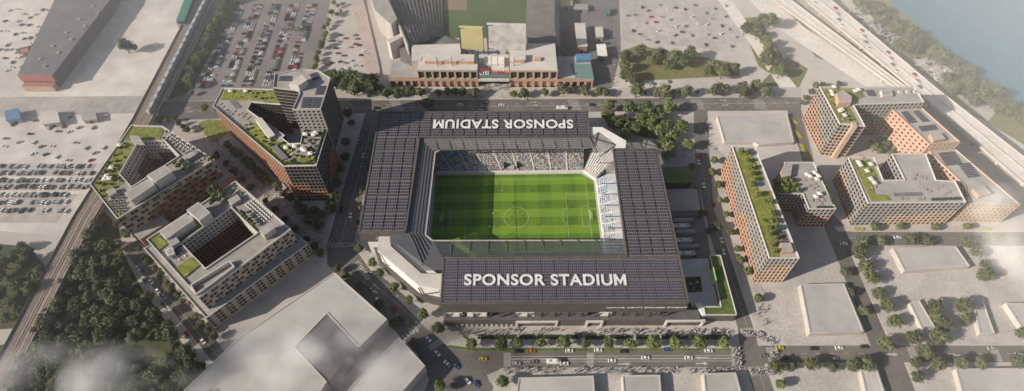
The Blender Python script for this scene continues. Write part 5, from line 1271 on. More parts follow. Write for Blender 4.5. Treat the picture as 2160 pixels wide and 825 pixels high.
# roof planting
SZ = SLAB_Z
row([(1564, 318), (1577, 322), (1577, 338), (1583, 353), (1588, 365), (1592, 378), (1589, 388), (1597, 410), (1613, 425), (1624, 425), (1626, 448), (1633, 452), (1614, 465), (1627, 465), (1636, 466), (1624, 481), (1637, 481), (1624, 493), (1634, 502), (1630, 515), (1634, 529)], [T_SMALL], '{} small tree from the far end on the slab roof', 'small trees on the slab roof', 1.3, SZ, 2.4)
row([(1636, 384), (1646, 382), (1656, 380), (1668, 380), (1640, 391), (1650, 392), (1662, 391), (1674, 390), (1646, 400), (1658, 400), (1670, 400), (1682, 400)], [T_SMALL], '{} small tree of the roof grove on the terrace block', 'roof grove of the terrace block', 1.25, 22.3, 2.4)
row([(443, 402), (452, 412), (460, 420), (454, 396), (464, 404), (470, 411), (448, 425)], [T_SMALL], '{} small tree in the roof corner of the square court building', 'small trees on the square court building', 1.5, 31, 2.4)
row([(509, 447), (514, 452), (519, 458), (525, 463), (530, 468), (535, 473)], [T_SMALL], '{} small tree of the row along the deep yard roof edge', 'row of small trees along the deep yard', 1.1, 31, 2.4)
row([(368, 343), (376, 349), (385, 340), (392, 347), (399, 354), (388, 355), (444, 335)], [T_SMALL], '{} small tree on the triangular court roof', 'small trees on the triangular court roof', 1.2, 30, 2.4)
row([(338, 256), (352, 254), (368, 252), (376, 260), (386, 267), (394, 274)], [T_ROUND2], '{} tree from the tracks along the plaza corner behind the triangular court building', 'trees at the plaza corner', .7)
row(along((346, 291), (394, 325), 8)+along((352, 278), (442, 336), 9), [T_SMALL], '{} small tree edging the sun deck of the triangular court roof', 'small trees edging the sun deck', .6, 30, 2.2)
def scatter_px(poly, n, mind, seed):
    rr = random.Random(seed); out = []; xs = [p[0] for p in poly]; ys = [p[1] for p in poly]
    def inside(x, y):
        c = False
        for (x0, y0), (x1, y1) in zip(poly, poly[1:]+poly[:1]):
            if (y0 > y) != (y1 > y) and x < (x1-x0)*(y-y0)/(y1-y0)+x0: c = not c
        return c
    for _ in range(n*60):
        x, y = rr.uniform(min(xs), max(xs)), rr.uniform(min(ys), max(ys))
        if inside(x, y) and all((x-a)**2+(y-b)**2 > mind**2 for a, b in out): out.append((x, y))
        if len(out) >= n: break
    return out
def shrubs(poly, n, mind, seed, zf, label, group, protos, s=.8):
    for i, (x, y) in enumerate(scatter_px(poly, n, mind, seed)):
        p = onT(x, y) if zf is None else at(x, y, zf); k = s*rt_.uniform(.7, 1.3); q_ = protos[i % len(protos)]
        kind = 'rust tinted' if q_ is SHR else 'dark green' if q_ is SHG else 'light green'
        copy_of(q_, (p.x, p.y, p.z+.15), rt_.uniform(0, 6), label.format(kind), group.format(kind), k)
shrubs([(255, 303), (283, 303), (250, 362), (258, 384), (222, 422), (200, 391)], 34, 7, 1, 30.3, '{} shrub on the long garden roof of the triangular court building', '{} shrubs on the long garden roof', [SHR, SHG, SHR])
shrubs([(545, 272), (600, 302), (632, 324), (625, 346), (600, 344), (512, 266), (526, 258)], 40, 6, 2, None, '{} shrub on the sloping garden of the tower wing', '{} shrubs on the tower wing', [SHR, SHG, SHL, SHG])
shrubs([(640, 276), (682, 275), (668, 345), (632, 345)], 26, 6, 3, 41.2, '{} shrub on the low garden roof below the tower', '{} shrubs on the roof below the tower', [SHG, SHL, SHG])
shrubs([(480, 192), (570, 192), (580, 212), (500, 210)], 12, 8, 4, None, '{} shrub on the lawn roof at the back of the tower wing', '{} shrubs on the back lawn roof', [SHR, SHG])
shrubs([(1738, 190), (1752, 190), (1806, 255), (1776, 257)], 10, 8, 5, 35.2, '{} shrub on the lawn roof of the tall gridded block', '{} shrubs on the tall block roof', [SHR, SHG], .6)
def hedge_obj(a, b, w_, h_, z, label, group=None, mat='hedge'):
    a, b = Vector((a.x, a.y)), Vector((b.x, b.y)); L_ = (b-a).length; d = (b-a)/L_; nn = Vector((-d.y, d.x)); mb = MB(); rr = random.Random(int(L_*100))
    poly = [tuple(a-nn*w_*.4), tuple(b-nn*w_*.4), tuple(b+nn*w_*.4), tuple(a+nn*w_*.4)]; mb.prism(ccw(poly), z, z+h_*.8, mat)
    for _ in range(int(L_*w_*9)+20):
        p = a+d*rr.uniform(0, L_)+nn*rr.uniform(-.55, .55)*w_
        leafclump(mb, (p.x, p.y, z+h_*rr.uniform(.5, .95)), .35, 2, mat, rr, .3)
    return tag(mb.build('hedge'), label, 'hedge', group)
for i, (x0, x1) in enumerate(((1008, 1085), (1095, 1180), (1190, 1222), (1236, 1275), (1285, 1330), (1340, 1385), (1395, 1450), (1460, 1538))):
    hedge_obj(at(x0, 712), at(x1, 712), 2.6, 1.3, .05, f'{nth(i)} dark hedge from the left between the plaza and the front row of trees', 'dark hedges between plaza and tree row')
hedge_obj(at(1723, 356, 22), at(1759, 433, 22), 1.6, 1.4, 22.1, 'long hedge down the right edge of the terrace block roof')
hedge_obj(at(1722, 438, 22), at(1758, 438, 22), 1.2, 1.2, 22.1, 'short hedge across the near edge of the terrace block roof')
hedge_obj(at(1964, 422, 27), at(2025, 420, 27), 1.8, 1.4, 27.1, 'hedge along the roof edge of the front right block')
hedge_obj(at(664, 340, 41), at(686, 276, 41), 1.2, 1.6, 41.2, 'hedge down the east edge of the garden roof below the tower')
hedge_obj(at(600, 347, 41), at(660, 346, 41), .9, 1.2, 41.2, 'hedge along the near edge of the garden roof below the tower')
hedge_obj(at(938, 668), at(1000, 733), .8, .5, .2, 'thin yellowish hedge line at the lower corner of the stadium', None, 'yellowflower')
for i, (x0, y0, x1, y1) in enumerate(((1668, 250, 1682, 262), (1676, 275, 1690, 292), (1690, 305, 1700, 330))): hedge_obj(at(x0, y0), at(x1, y1), 3, .6, .1, f'{nth(i)} yellow flower bed down the side of the tall gridded block', 'yellow flower beds', 'yellowflower')
for i, x in enumerate((1800, 2070)): hedge_obj(at(x, 484), at(x+22, 484), 2.0, .6, .15, f'{nth(i)} yellow flower bed from the left along the corner block pavement', 'yellow flower beds on the pavement', 'yellowflower')
rr = random.Random(77); mb = MB(); q_ = xy([(1398, 386), (1458, 385), (1462, 358), (1390, 358)], 7)
mb.prism(ccw(q_), 0, 7, 'paneldark', top='lawn'); o_ = mb.build('garage_block'); tag(o_, 'low dark garage block with a grass roof behind the stadium', 'building')
mb = MB(); q_ = ccw(xy([(1395, 300), (1462, 300), (1470, 352), (1388, 352)], .4)); mb.prism(q_, 0, .4, 'panelgrey'); tag(mb.build('plaza_terrace'), kind='structure')
mb = MB(); q_ = ccw(xy([(1413, 445), (1478, 443), (1478, 455), (1415, 457)], 4)); mb.prism(q_, 0, 4, 'panelmid'); tag(mb.build('yard_wall'), 'dark retaining wall across the service yard behind the stadium', 'wall')
mb = MB(); q_ = ccw(xy([(1402, 400), (1470, 398), (1478, 443), (1413, 445)], 4.2)); mb.prism(q_, 3.9, 4.2, 'panelgrey'); tag(mb.build('yard_deck'), 'grey concrete deck above the service yard', 'deck')
mb = MB(); q_ = ccw(xy([(1445, 585), (1478, 583), (1482, 615), (1448, 617)], 5.4))
mb.prism(q_, 5.0, 5.3, 'planter', top='hedge')
tag(mb.build('planted_bed'), 'dark planted bed with pale benches on the terrace right of the stadium', 'planter')
for k in range(6): shr_p = at(1450+(k % 3)*12, 590+(k//3)*16, 5.4); copy_of(SHG, (shr_p.x, shr_p.y, 5.3), k, 'dark green shrub in the planted bed of the terrace', 'shrubs in the planted bed', 1.0)
# ================================================================== vehicles
def car_shape(mb, L_=4.5, W_=1.85, paint='car_white', zoff=0, parts=False):
    """side profile lofted across the width: bonnet, windscreen, roof, boot"""
    l, w_ = L_/2, W_/2
    prof = [(-l, .35), (-l, .75), (-l*.93, .92), (-l*.55, .98), (l*.38, .93), (l*.92, .78), (l, .62), (l, .35)]
    for s_ in (-1, 1): mb.face([(x, s_*w_, z) for x, z in (prof if s_ < 0 else prof[::-1])][::-1 if 0 else 1], paint)
    for (x0, z0), (x1, z1) in zip(prof, prof[1:]+prof[:1]): mb.face([(x0, -w_, z0), (x0, w_, z0), (x1, w_, z1), (x1, -w_, z1)], paint)
    return prof
def cabin(mb, L_, W_, paint, van=False):
    l, w_ = L_/2, W_/2
    b_ = [(-l*.88, .95), (l*.42, .93)]; t_ = [(-l*.58, 1.45), (l*.08, 1.45)]
    wb, wt = w_*.96, w_*.78
    A = [(b_[0][0], -wb, b_[0][1]), (b_[1][0], -wb, b_[1][1]), (b_[1][0], wb, b_[1][1]), (b_[0][0], wb, b_[0][1])]
    T = [(t_[0][0], -wt, t_[0][1]), (t_[1][0], -wt, t_[1][1]), (t_[1][0], wt, t_[1][1]), (t_[0][0], wt, t_[0][1])]
    for i in range(4): j = (i+1) % 4; mb.face([A[i], A[j], T[j], T[i]], 'carglass')
    return T
CARS = {}
def make_car(c):
    t = thing('car', c+' car', 'car'); p = 'car_'+c
    mb = MB(); car_shape(mb, 4.6, 1.9, p); mb.build('body', t)
    mb = MB(); T = cabin(mb, 4.6, 1.9, p); mb.build('windows', t); mb = MB(); mb.face([(x, y, z+.02) for x, y, z in T], p); mb.build('roof', t)
    for sx in (-1.4, 1.4):
        for sy in (-.9, .9):
            mb = MB(); n = 10; c0 = Vector((sx, sy, .33)); ring = [Vector((sx+.33*math.cos(k*.628), sy, .33+.33*math.sin(k*.628))) for k in range(n)]
            o2 = Vector((0, .12 if sy > 0 else -.12, 0))
            mb.face([r_+o2 for r_ in ring], 'tyre')
            for k in range(n): mb.face([ring[k], ring[(k+1) % n], ring[(k+1) % n]+o2, ring[k]+o2], 'tyre')
            mb.build('wheel', t)
    return t
def make_parked(c):
    mb = MB(); p = 'car_'+c; car_shape(mb, 4.5, 1.85, p); T = cabin(mb, 4.5, 1.85, p); mb.face([(x, y, z+.02) for x, y, z in T], p)
    for sx in (-1.35, 1.35): mb.box((sx, 0, 0), (.62, 1.9, .36), 'tyre')
    return tag(mb.build('parked_car'), c+' parked car', 'car')
N_ = 0.0; E_ = 0.0
a_, b_ = at(790, 604), at(860, 670); DG = math.atan2(b_.y-a_.y, b_.x-a_.x)
a_, b_ = at(1500, 440), at(1546, 600); ES = math.atan2(b_.y-a_.y, b_.x-a_.x)
a_, b_ = at(775, 260), at(720, 500); WS = math.atan2(b_.y-a_.y, b_.x-a_.x)
a_, b_ = at(300, 560), at(420, 735); LS = math.atan2(b_.y-a_.y, b_.x-a_.x)
cars = [(867, 199, 'black', 0, 'parked by the avenue kerb before the ballpark trees'), (795, 228, 'black', 0, 'at the west end of the avenue left of the lone tree'), (971, 221, 'white', 0, 'on the north avenue right of the lone tree'), (1058, 222, 'white', 0, 'on the north avenue below the ballpark entrance'), (1023, 216, 'grey', 0, 'on the north avenue just above two white cars'), (1249, 221, 'black', 0, 'on the avenue behind the stadium corner'), (1293, 214, 'black', 0, 'on the avenue at the forecourt crossing'), (1012, 233, 'silver', 0, 'at the kerb behind the stadium roof'), (1105, 209, 'white', 0, 'waiting before the ballpark entrance'),
 (772, 278, 'grey', WS, 'furthest up the west road'), (756, 299, 'silver', WS, 'on the left lane of the west road'), (766, 328, 'white', WS, 'in the middle of the west road'), (763, 348, 'silver', WS, 'on the west road below the white one'), (721, 441, 'black', WS, 'on the left lane of the west road by the tower foot'), (740, 454, 'white', WS, 'on the west road near the crosswalk'),
 (785, 611, 'silver', DG, 'on the diagonal road beside the lane arrow'), (797, 633, 'white', DG, 'on the diagonal road by the pale block'), (832, 650, 'red', DG, 'on the diagonal road'), (846, 673, 'black', DG, 'on the diagonal road behind the red one'), (903, 715, 'white', DG, 'at the stop line of the diagonal road'), (922, 745, 'white', DG, 'on the zebra crossing of the lower junction'), (943, 767, 'white', 2.4, 'turning in the lower junction'), (962, 772, 'blue', DG, 'turning beside a white one in the lower junction'), (986, 804, 'white', DG, 'entering the lower junction from the edge'), (1004, 810, 'blue', DG, 'entering the lower junction beside a white one'),
 (1019, 757, 'yellow', 0, 'taxi at the start of the front avenue'), (1094, 741, 'black', 0, 'parked under the third front tree'), (1121, 741, 'orange', 0, 'parked at the kerb before the stadium front'), (1201, 740, 'white', 0, 'parked right of the orange one'), (1262, 739, 'white', 0, 'parked by the crosswalk before the stadium front'), (1316, 741, 'black', 0, 'parked at the front avenue kerb'), (1408, 737, 'blue', 0, 'parked at the front avenue kerb'), (1495, 740, 'white', 0, 'parked at the right end of the front kerb'), (1090, 767, 'silver', 0, 'on the front avenue after the first crosswalk'), (1126, 763, 'grey', 0, 'on the front avenue before the white truck'), (1191, 767, 'white', 0, 'beside the white truck on the front avenue'), (1291, 761, 'white', 0, 'on the front avenue left of the lane arrows'), (1362, 755, 'white', 0, 'midway on the front avenue'), (1453, 755, 'white', 0, 'by the right lane arrows on the front avenue'),
 (1612, 750, 'grey', 0, 'in the crowded crossing'), (1645, 734, 'yellow', 0, 'taxi right of the crowded crossing'), (1657, 756, 'black', 0, 'just right of the crowded crosswalk'), (1674, 758, 'grey', 0, 'right of the black one past the crowded crosswalk'), (1717, 735, 'black', 0, 'on the avenue left of a white one'), (1770, 734, 'white', 0, 'between two black ones on the right avenue'), (1823, 731, 'black', 0, 'on the avenue before the far crossing'), (1760, 757, 'grey', 0, 'at the tree side of the right avenue'), (2092, 735, 'silver', 0, 'by the farthest crosswalk on the avenue'), (2150, 748, 'white', 0, 'at the right end of the avenue'),
 (1780, 514, 'white', 0, 'turning into the far street'), (1817, 501, 'blue', 0, 'at the left of the cross street'), (1893, 501, 'white', 0, 'on the cross street'), (1952, 499, 'black', 0, 'on the cross street'), (2075, 500, 'silver', 0, 'at the right of the cross street'),
 (1478, 330, 'red', ES, 'furthest up the east street'), (1473, 342, 'white', ES, 'beside the upper red one on the east street'), (1484, 391, 'white', ES, 'on the east street by the garage'), (1505, 431, 'red', ES, 'halfway down the east street'), (1522, 506, 'white', ES, 'on the east street above another white one'), (1526, 531, 'white', ES, 'on the east street by the green roof corner'), (1515, 478, 'grey', ES, 'under a tree on the east street'),
 (242, 517, 'white', .9, 'at the wood edge by the bend of the west street'), (291, 566, 'white', LS, 'on the upper crosswalk of the west street'), (305, 592, 'grey', LS, 'parked at the wood side of the west street'), (319, 594, 'white', LS, 'in the lane of the west street'), (333, 614, 'white', LS, 'lower in the lane of the west street'), (347, 625, 'silver', LS, 'by the second tree group of the west street'), (343, 641, 'grey', LS, 'parked low at the wood side of the west street'), (394, 705, 'red', LS, 'parked at the wood side of the west street'), (428, 720, 'white', LS, 'low on the west street')]
for x, y, c, a, wtxt in cars:
    if c not in CARS: CARS[c] = make_car(c)
    p = at(x, y, .6); copy_of(CARS[c], (p.x, p.y, .08), a, f"{c} {'' if wtxt.startswith('taxi') else 'car '}{wtxt}", scale=1.08)
# white truck, van, coaches in the yard
def long_vehicle(name, label, cat, L_, W_, H_, paint, x, y, a, cab='car_white', win=True):
    p = at(x, y, H_); t = thing(name, label, cat, (p.x, p.y, .08), a)
    mb = MB(); mb.prism([(-L_/2, -W_/2), (L_/2-1.9, -W_/2), (L_/2-1.9, W_/2), (-L_/2, W_/2)], .7, H_, paint, bottom=True); mb.build('body', t)
    mb = MB(); mb.prism([(L_/2-1.8, -W_/2), (L_/2, -W_/2), (L_/2, W_/2), (L_/2-1.8, W_/2)], .5, H_*.8, cab, bottom=True); mb.build('cab', t)
    mb = MB(); mb.prism([(L_/2-.9, -W_/2-.02), (L_/2+.02, -W_/2-.02), (L_/2+.02, W_/2+.02), (L_/2-.9, W_/2+.02)], H_*.5, H_*.72, 'carglass'); 
    if win: mb.prism([(-L_/2+.5, -W_/2-.02), (L_/2-2.5, -W_/2-.02), (L_/2-2.5, W_/2+.02), (-L_/2+.5, W_/2+.02)], H_*.55, H_*.8, 'carglass', side=True)
    mb.build('windows', t)
    mb = MB()
    pass
    for k in (-.25, .25): mb = MB(); mb.box((L_*k, 0, H_), (1.6, 1.4, .3), 'panelgrey'); mb.build('roof_hatch', t)
    for sx in (-L_*.3, L_*.33):
        for sy in (-1, 1): mb = MB(); mb.bar((sx, sy*(W_/2-.15), .45), (sx, sy*(W_/2+.03), .45), .9, .9, 'tyre'); mb.build('wheel', t)
    return t
long_vehicle('truck', 'white truck on the front avenue left of the middle crosswalk', 'truck', 9, 2.6, 3.2, 'car_white', 1168, 761, 0, win=False)
long_vehicle('van', 'long white van on the north avenue behind the stadium roof', 'van', 9.5, 2.4, 2.8, 'car_white', 1186, 225, 0, win=False)
for i, (y, l, c) in enumerate(((463, 'grey covered trailer at the top of the service yard row', 'panelgrey'), (475, 'white coach, upper of the two with roof vents in the service yard', 'white'), (487, 'grey covered trailer between the two coaches', 'panelgrey'), (505.5, 'white coach with three roof panels in the service yard', 'white'), (518, 'grey covered trailer below the second coach', 'panelgrey'), (533, 'long white trailer nearest the green roof in the service yard', 'white'))):
    long_vehicle('trailer' if 'trailer' in l else 'coach', l, 'trailer' if 'trailer' in l else 'bus', 13 if c == 'white' else 15.5, 2.9, 3.4, c, 1437+i*3+(0 if c == 'white' else 6), y, 0, cab='car_grey', win=c == 'white' and False)
# the big car park
PK = {}
rc = random.Random(9); nl = 0; spots = []
colours = ['white']*9+['silver']*11+['grey']*9+['black']*9+['red']*3+['blue']*2+['green']
for ri, x in enumerate(LOTX):
    for side in (-1, 1):
        for k in range(46):
            y = 144.4+k*2.75; dens = .98 if ri in (1, 2, 3, 4) else .75
            dens *= .55+.75*(math.sin(k*.33+ri*2.1+side) > -.35)
            if rc.random() < dens and y < 262: spots.append((ri, side, k, x+side*2.6, y))
for x, y in scatter_px([(690, 75), (762, 70), (785, 145), (690, 150)], 24, 7, 3): p = at(x, y); spots.append((9, 0, 0, p.x, p.y))
rc.shuffle(spots)
near = sorted(spots[:100000], key=lambda s: s[4])[:285]; far = sorted(spots, key=lambda s: s[4])[285:]
for ri, side, k, x, y in near:
    c = rc.choice(colours)
    if c not in PK: PK[c] = make_parked(c)
    if ri == 9: lb, gp = f'{c} car scattered on the beige lot beside the ballpark walk', f'{c} cars on the beige lot'
    else: lb = f"{c} car, {nth(k)} stall up the {'left' if side < 0 else 'right'} side of the {nth(ri)} parking row from the railway"; gp = 'cars in the big car park'
    copy_of(PK[c], (x, y, .04), (0 if side < 0 else math.pi)+rc.uniform(-.04, .04), lb, gp)
def car_mass(pts, name, label):
    mb = MB()
    for x, y, a, c in pts:
        m2 = MB(); car_shape(m2, 4.5, 1.9, 'car_'+c); T = cabin(m2, 4.5, 1.9, 'car_'+c); m2.face([(q[0], q[1], q[2]+.02) for q in T], 'car_'+c)
        ca, sa = math.cos(a), math.sin(a)
        for f, mi_ in zip(m2.f, m2.m): mb.face([(x+m2.v[i][0]*ca-m2.v[i][1]*sa, y+m2.v[i][0]*sa+m2.v[i][1]*ca, m2.v[i][2]+.05) for i in f], m2.mats[mi_])
    return tag(mb.build(name), label, 'cars', kind='stuff')
pts = [(x, y, 0, rc.choice(colours)) for ri, side, k, x, y in far]
for yy in (352, 366, 381, 395, 412, 428, 445):
    for x in range(-40, 200 if yy < 400 else 150, 5):
        if rc.random() < .62: p = at(x+rc.uniform(-1, 1), yy+rc.uniform(-1.5, 1.5)); pts.append((p.x, p.y, 1.57, rc.choice(colours[:38])))
for x, y in scatter_px([(0, 20), (130, 20), (60, 150), (0, 150)], 40, 9, 6)+scatter_px([(0, 260), (230, 240), (220, 345), (0, 345)], 26, 16, 7)+scatter_px([(1320, 10), (1540, 10), (1560, 100), (1330, 90)], 42, 14, 8)+scatter_px([(1330, 172), (1420, 172), (1420, 182), (1330, 182)], 10, 6, 9)+scatter_px([(1800, 20), (1920, 95), (1880, 110), (1780, 30)], 60, 5, 10)+scatter_px([(1930, 120), (2000, 150), (1990, 180), (1940, 150)], 12, 8, 11):
    p = at(x, y); pts.append((p.x, p.y, rc.choice((0, 1.57, .6)), rc.choice(colours[:39])))
car_mass(pts, 'distant_cars', 'many small parked cars blurred in the yards beyond the nearer lots')
# cars on the expressway
for i in range(16):
    f = (i+.5)/16; x0, y0 = 1700+(1932-1700)*f, 192*f; x1, y1 = 1752+(1972-1752)*f, 185*f; g_ = (.2, .38, .62, .8)[i*7 % 4]; p = at(x0+(x1-x0)*g_, y0+(y1-y0)*g_, 9.5)
    c = ['white', 'red', 'silver', 'grey'][i % 4]; PK.setdefault(c, None)
    if PK[c] is None: PK[c] = make_parked(c)
    d_ = at(1932, 192, 9)-at(1700, 0, 9); copy_of(PK[c], (p.x, p.y, 9.02), math.atan2(d_.y, d_.x), f'{c} car, {nth(i)} down the wide expressway', 'cars on the expressway')

# ================================================================== people
def make_person(name, cloth, leg, pose, seed):
    """one continuous figure grown from a skeleton, colours by height"""
    st, arm = pose
    V = [(0, 0, .95), (0, 0, 1.2), (0, 0, 1.42), (0, .0, 1.53), (.02, 0, 1.68), (0, .2, 1.40), (arm, .26, 1.12), (arm*2, .25, .88), (0, -.2, 1.40), (-arm, -.26, 1.12), (-arm*2+.1, -.25, .88), (st*.4, .1, .52), (st*.75, .1, .08), (st*.75+.13, .1, .05), (-st*.3, -.1, .52), (-st*.85, -.1, .10), (-st*.85+.12, -.1, .05)]
    Ed = [(0, 1), (1, 2), (2, 3), (3, 4), (2, 5), (5, 6), (6, 7), (2, 8), (8, 9), (9, 10), (0, 11), (11, 12), (12, 13), (0, 14), (14, 15), (15, 16)]
    Rd = [(.15, .17), (.14, .16), (.13, .17), (.065, .065), (.12, .11), (.075, .075), (.055, .055), (.04, .05), (.075, .075), (.055, .055), (.04, .05), (.085, .085), (.06, .06), (.045, .05), (.085, .085), (.06, .06), (.045, .05)]
    me = bpy.data.meshes.new(name); me.from_pydata(V, Ed, []); o = bpy.data.objects.new(name, me); COL.objects.link(o)
    md = o.modifiers.new('skin', 'SKIN'); md.use_smooth_shade = True
    for v, r_ in zip(me.skin_vertices[0].data, Rd): v.radius = r_
    me.skin_vertices[0].data[0].use_root = True
    dg = bpy.context.evaluated_depsgraph_get(); dg.update(); m2 = bpy.data.meshes.new_from_object(o.evaluated_get(dg)); bpy.data.objects.remove(o); m2.name = name
    m2.materials.clear()
    for k in (cloth, leg, 'skin', 'black'): m2.materials.append(MATS[k])
    for p in m2.polygons:
        c = p.center; p.material_index = 3 if (c.z > 1.70 or c.z < .09) else 2 if (c.z > 1.5 or (abs(c.y) > .2 and c.z < 1.0)) else 1 if c.z < .95 else 0
    o = bpy.data.objects.new(name, m2); COL.objects.link(o); return tag(o, 'person', 'person')
PEOPLE = {}
kinds = [('pale blue', 'cloth_pale', 'cloth_grey'), ('light blue', 'cloth_sky', 'cloth_navy'), ('navy', 'cloth_navy', 'cloth_navy'), ('white', 'cloth_white', 'cloth_grey'), ('grey', 'cloth_grey', 'cloth_black'), ('red', 'cloth_red', 'cloth_navy'), ('tan', 'cloth_tan', 'cloth_black')]
for i, (n_, c, l) in enumerate(kinds): PEOPLE[n_] = make_person('person', c, l, ((.28, .08) if i % 2 else (.18, -.06)), i)
rp_ = random.Random(31)
zones = [('on the plaza before the stadium front', [(962, 700), (1010, 694), (1280, 694), (1545, 694), (1552, 708), (1000, 710), (975, 715)], 120, 280, 0, 'clumps'),
         ('between the hedge and the front tree row', [(1010, 720), (1530, 718), (1535, 732), (1010, 733)], 25, 20, 0, None),
         ('on the pavement below the front avenue', [(1068, 778), (1540, 776), (1545, 788), (1062, 790)], 50, 230, .15, 'clumps'),
         ('on the crosswalk at the right end of the front avenue', [(1545, 730), (1562, 730), (1566, 780), (1545, 780)], 18, 60, .1, None),
         ('on the corner right of the stadium front', [(1560, 700), (1600, 700), (1640, 722), (1632, 730), (1590, 712)], 18, 50, .15, None),
         ('on the lower crosswalk of the east street', [(1575, 780), (1630, 778), (1632, 792), (1578, 794)], 10, 40, .15, None),
         ('on the crosswalk beside the yellow taxi right', [(1624, 738), (1640, 738), (1642, 765), (1628, 765)], 6, 22, .15, None),
         ('on the pavement below the slab', [(1590, 640), (1615, 640), (1625, 690), (1600, 690)], 5, 14, .15, None),
         ('on the promenade between the courts and the tower', [(420, 280), (470, 300), (640, 455), (690, 510), (660, 520), (560, 425), (455, 318)], 36, 190, .05, None),
         ('on the crosswalk at the foot of the promenade', [(692, 508), (752, 506), (755, 518), (692, 520)], 10, 34, .1, None),
         ('on the pavement left of the stadium', [(795, 258), (800, 258), (755, 515), (746, 512)], 8, 24, .2, None),
         ('in the park beside the stadium', [(1340, 290), (1385, 285), (1450, 330), (1400, 345)], 6, 16, .1, None),
         ('on the paving north of the pale plot', [(1470, 250), (1500, 250), (1510, 330), (1480, 300)], 5, 22, .1, None),
         ('at the ballpark entrance', [(1010, 178), (1075, 178), (1075, 192), (1010, 192)], 6, 40, .1, None),
         ('in the dark forecourt by the ballpark', [(1185, 60), (1212, 60), (1205, 130), (1185, 140)], 4, 36, .1, None),
         ('beside the forecourt sheds', [(1285, 60), (1298, 60), (1300, 185), (1285, 185)], 4, 30, .1, None)]
tot = 0
def pose_at(x, y, z): p = at(x, y, z); return p
def clumped(poly, n, seed, mode):
    rr = random.Random(seed)
    if not mode: return scatter_px(poly, n, 1.6, seed)
    out = []; xs = [p[0] for p in poly]; cs = scatter_px(poly, 16, 18, seed)
    for _ in range(n*4):
        c = rr.choice(cs); x, y = c[0]+rr.gauss(0, 13), c[1]+rr.gauss(0, 4.2)
        if min(xs) < x < max(xs) and min(p[1] for p in poly) < y < max(p[1] for p in poly): out.append((x, y))
        if len(out) >= n: break
    return out
massp = MB(); massv = []
for zi, (wtxt, poly, n1, n2, z, mode) in enumerate(zones):
    pl = clumped(poly, n1+n2, 100+zi, mode); rp_.shuffle(pl)
    for i, (x, y) in enumerate(pl):
        kd = rp_.choice(kinds[:5]+kinds[:2]+kinds)[0]; p = at(x, y, z)
        if i < n1: copy_of(PEOPLE[kd], (p.x, p.y, z+.03), rp_.uniform(0, 6.28), f'person in {kd} {wtxt}', f'people in {kd} tops {wtxt}', rp_.uniform(1.08, 1.2))
        else: massv.append((kd, p.x, p.y, z+.03, rp_.uniform(0, 6.28)))
for kd in PEOPLE:
    me = PEOPLE[kd].data; base = [(v.co.x, v.co.y, v.co.z) for v in me.vertices]
    for k_, x, y, z, a in massv:
        if k_ != kd: continue
        ca, sa = math.cos(a), math.sin(a); i0 = len(massp.v); massp.v += [(x+v[0]*ca*1.15-v[1]*sa*1.1, y+v[0]*sa*1.1+v[1]*ca*1.15, z+v[2]*1.12) for v in base]
        for pg in me.polygons: massp.f.append(tuple(i0+k for k in pg.vertices)); massp.m.append(massp.mi([m_.name for m_ in me.materials][pg.material_index]))
tag(massp.build('crowd'), 'crowd of match-goers thronging the pavements and crossings round the stadium', 'crowd', kind='stuff')
for i, (x, y) in enumerate(((960, 437), (1049, 390), (1060, 404), (1080, 430), (1082, 449), (1092, 448), (1078, 458), (1031, 448), (1040, 452), (1043, 455), (1033, 480), (1043, 480), (1075, 495), (1130, 476), (1198, 440), (1120, 403), (1132, 431), (1028, 392), (1102, 456))):
    p = at(x, y, .1); kd = ('navy', 'light blue', 'white')[i % 3]
    copy_of(PEOPLE[kd], (p.x, p.y, .12), i*1.3, f'player in {kd} shirt, {nth(i)} on the football pitch', 'players on the pitch', 1.15)
# ================================================================== roof furniture
par = thing('parasol', 'white square parasol', 'parasol'); mb = MB(); mb.cyl((0, 0, 0), .05, 2.6, 'furn', 6); mb.cyl((0, 0, 0), .35, .1, 'furn', 8); mb.build('pole', par)
mb = MB(); c_ = [(-1.6, -1.6), (1.6, -1.6), (1.6, 1.6), (-1.6, 1.6)]
for i in range(4): j = (i+1) % 4; mb.face([(*c_[i], 2.4), (*c_[j], 2.4), (0, 0, 3.0)], 'white'); mb.face([(*c_[i], 2.25), (*c_[j], 2.25), (*c_[j], 2.4), (*c_[i], 2.4)], 'white')
mb.build('canopy', par)
tb = thing('picnic_table', 'table with two benches', 'table'); mb = MB(); mb.box((0, 0, .7), (2.0, .9, .08), 'furn'); mb.build('table_top', tb)
for s_ in (-1, 1): mb = MB(); mb.box((0, s_*.85, .42), (2.0, .35, .07), 'furnwood'); mb.build('bench', tb)
for s_ in (-.7, .7):
    mb = MB(); mb.bar((s_, -.8, .02), (s_, .3, .7), .09, .09, 'furnwood'); mb.bar((s_, .8, .02), (s_, -.3, .7), .09, .09, 'furnwood'); mb.build('leg', tb)
lg = thing('lounger', 'white lounger', 'lounger'); mb = MB(); mb.box((0, 0, .3), (1.5, .8, .14), 'white'); mb.build('seat', lg)
mb = MB(); mb.face([(.75, -.4, .44), (1.35, -.4, .9), (1.35, .4, .9), (.75, .4, .44)][::-1], 'white'); mb.face([(.75, -.4, .36), (1.35, -.4, .82), (1.35, .4, .82), (.75, .4, .36)], 'white'); mb.build('backrest', lg)
for sx in (-.6, .6): mb = MB(); mb.box((sx, 0, 0), (.08, .7, .3), 'furn'); mb.build('leg', lg)
pb = thing('planter_box', 'white square planter', 'planter'); mb = MB(); mb.box((0, 0, 0), (1.7, 1.7, .8), 'white', top='hedge'); mb.build('box', pb)
rr = random.Random(4); mb = MB(); leafclump(mb, (0, 0, .95), .55, 40, 'hedge', rr, .25, .5); mb.build('plants', pb)
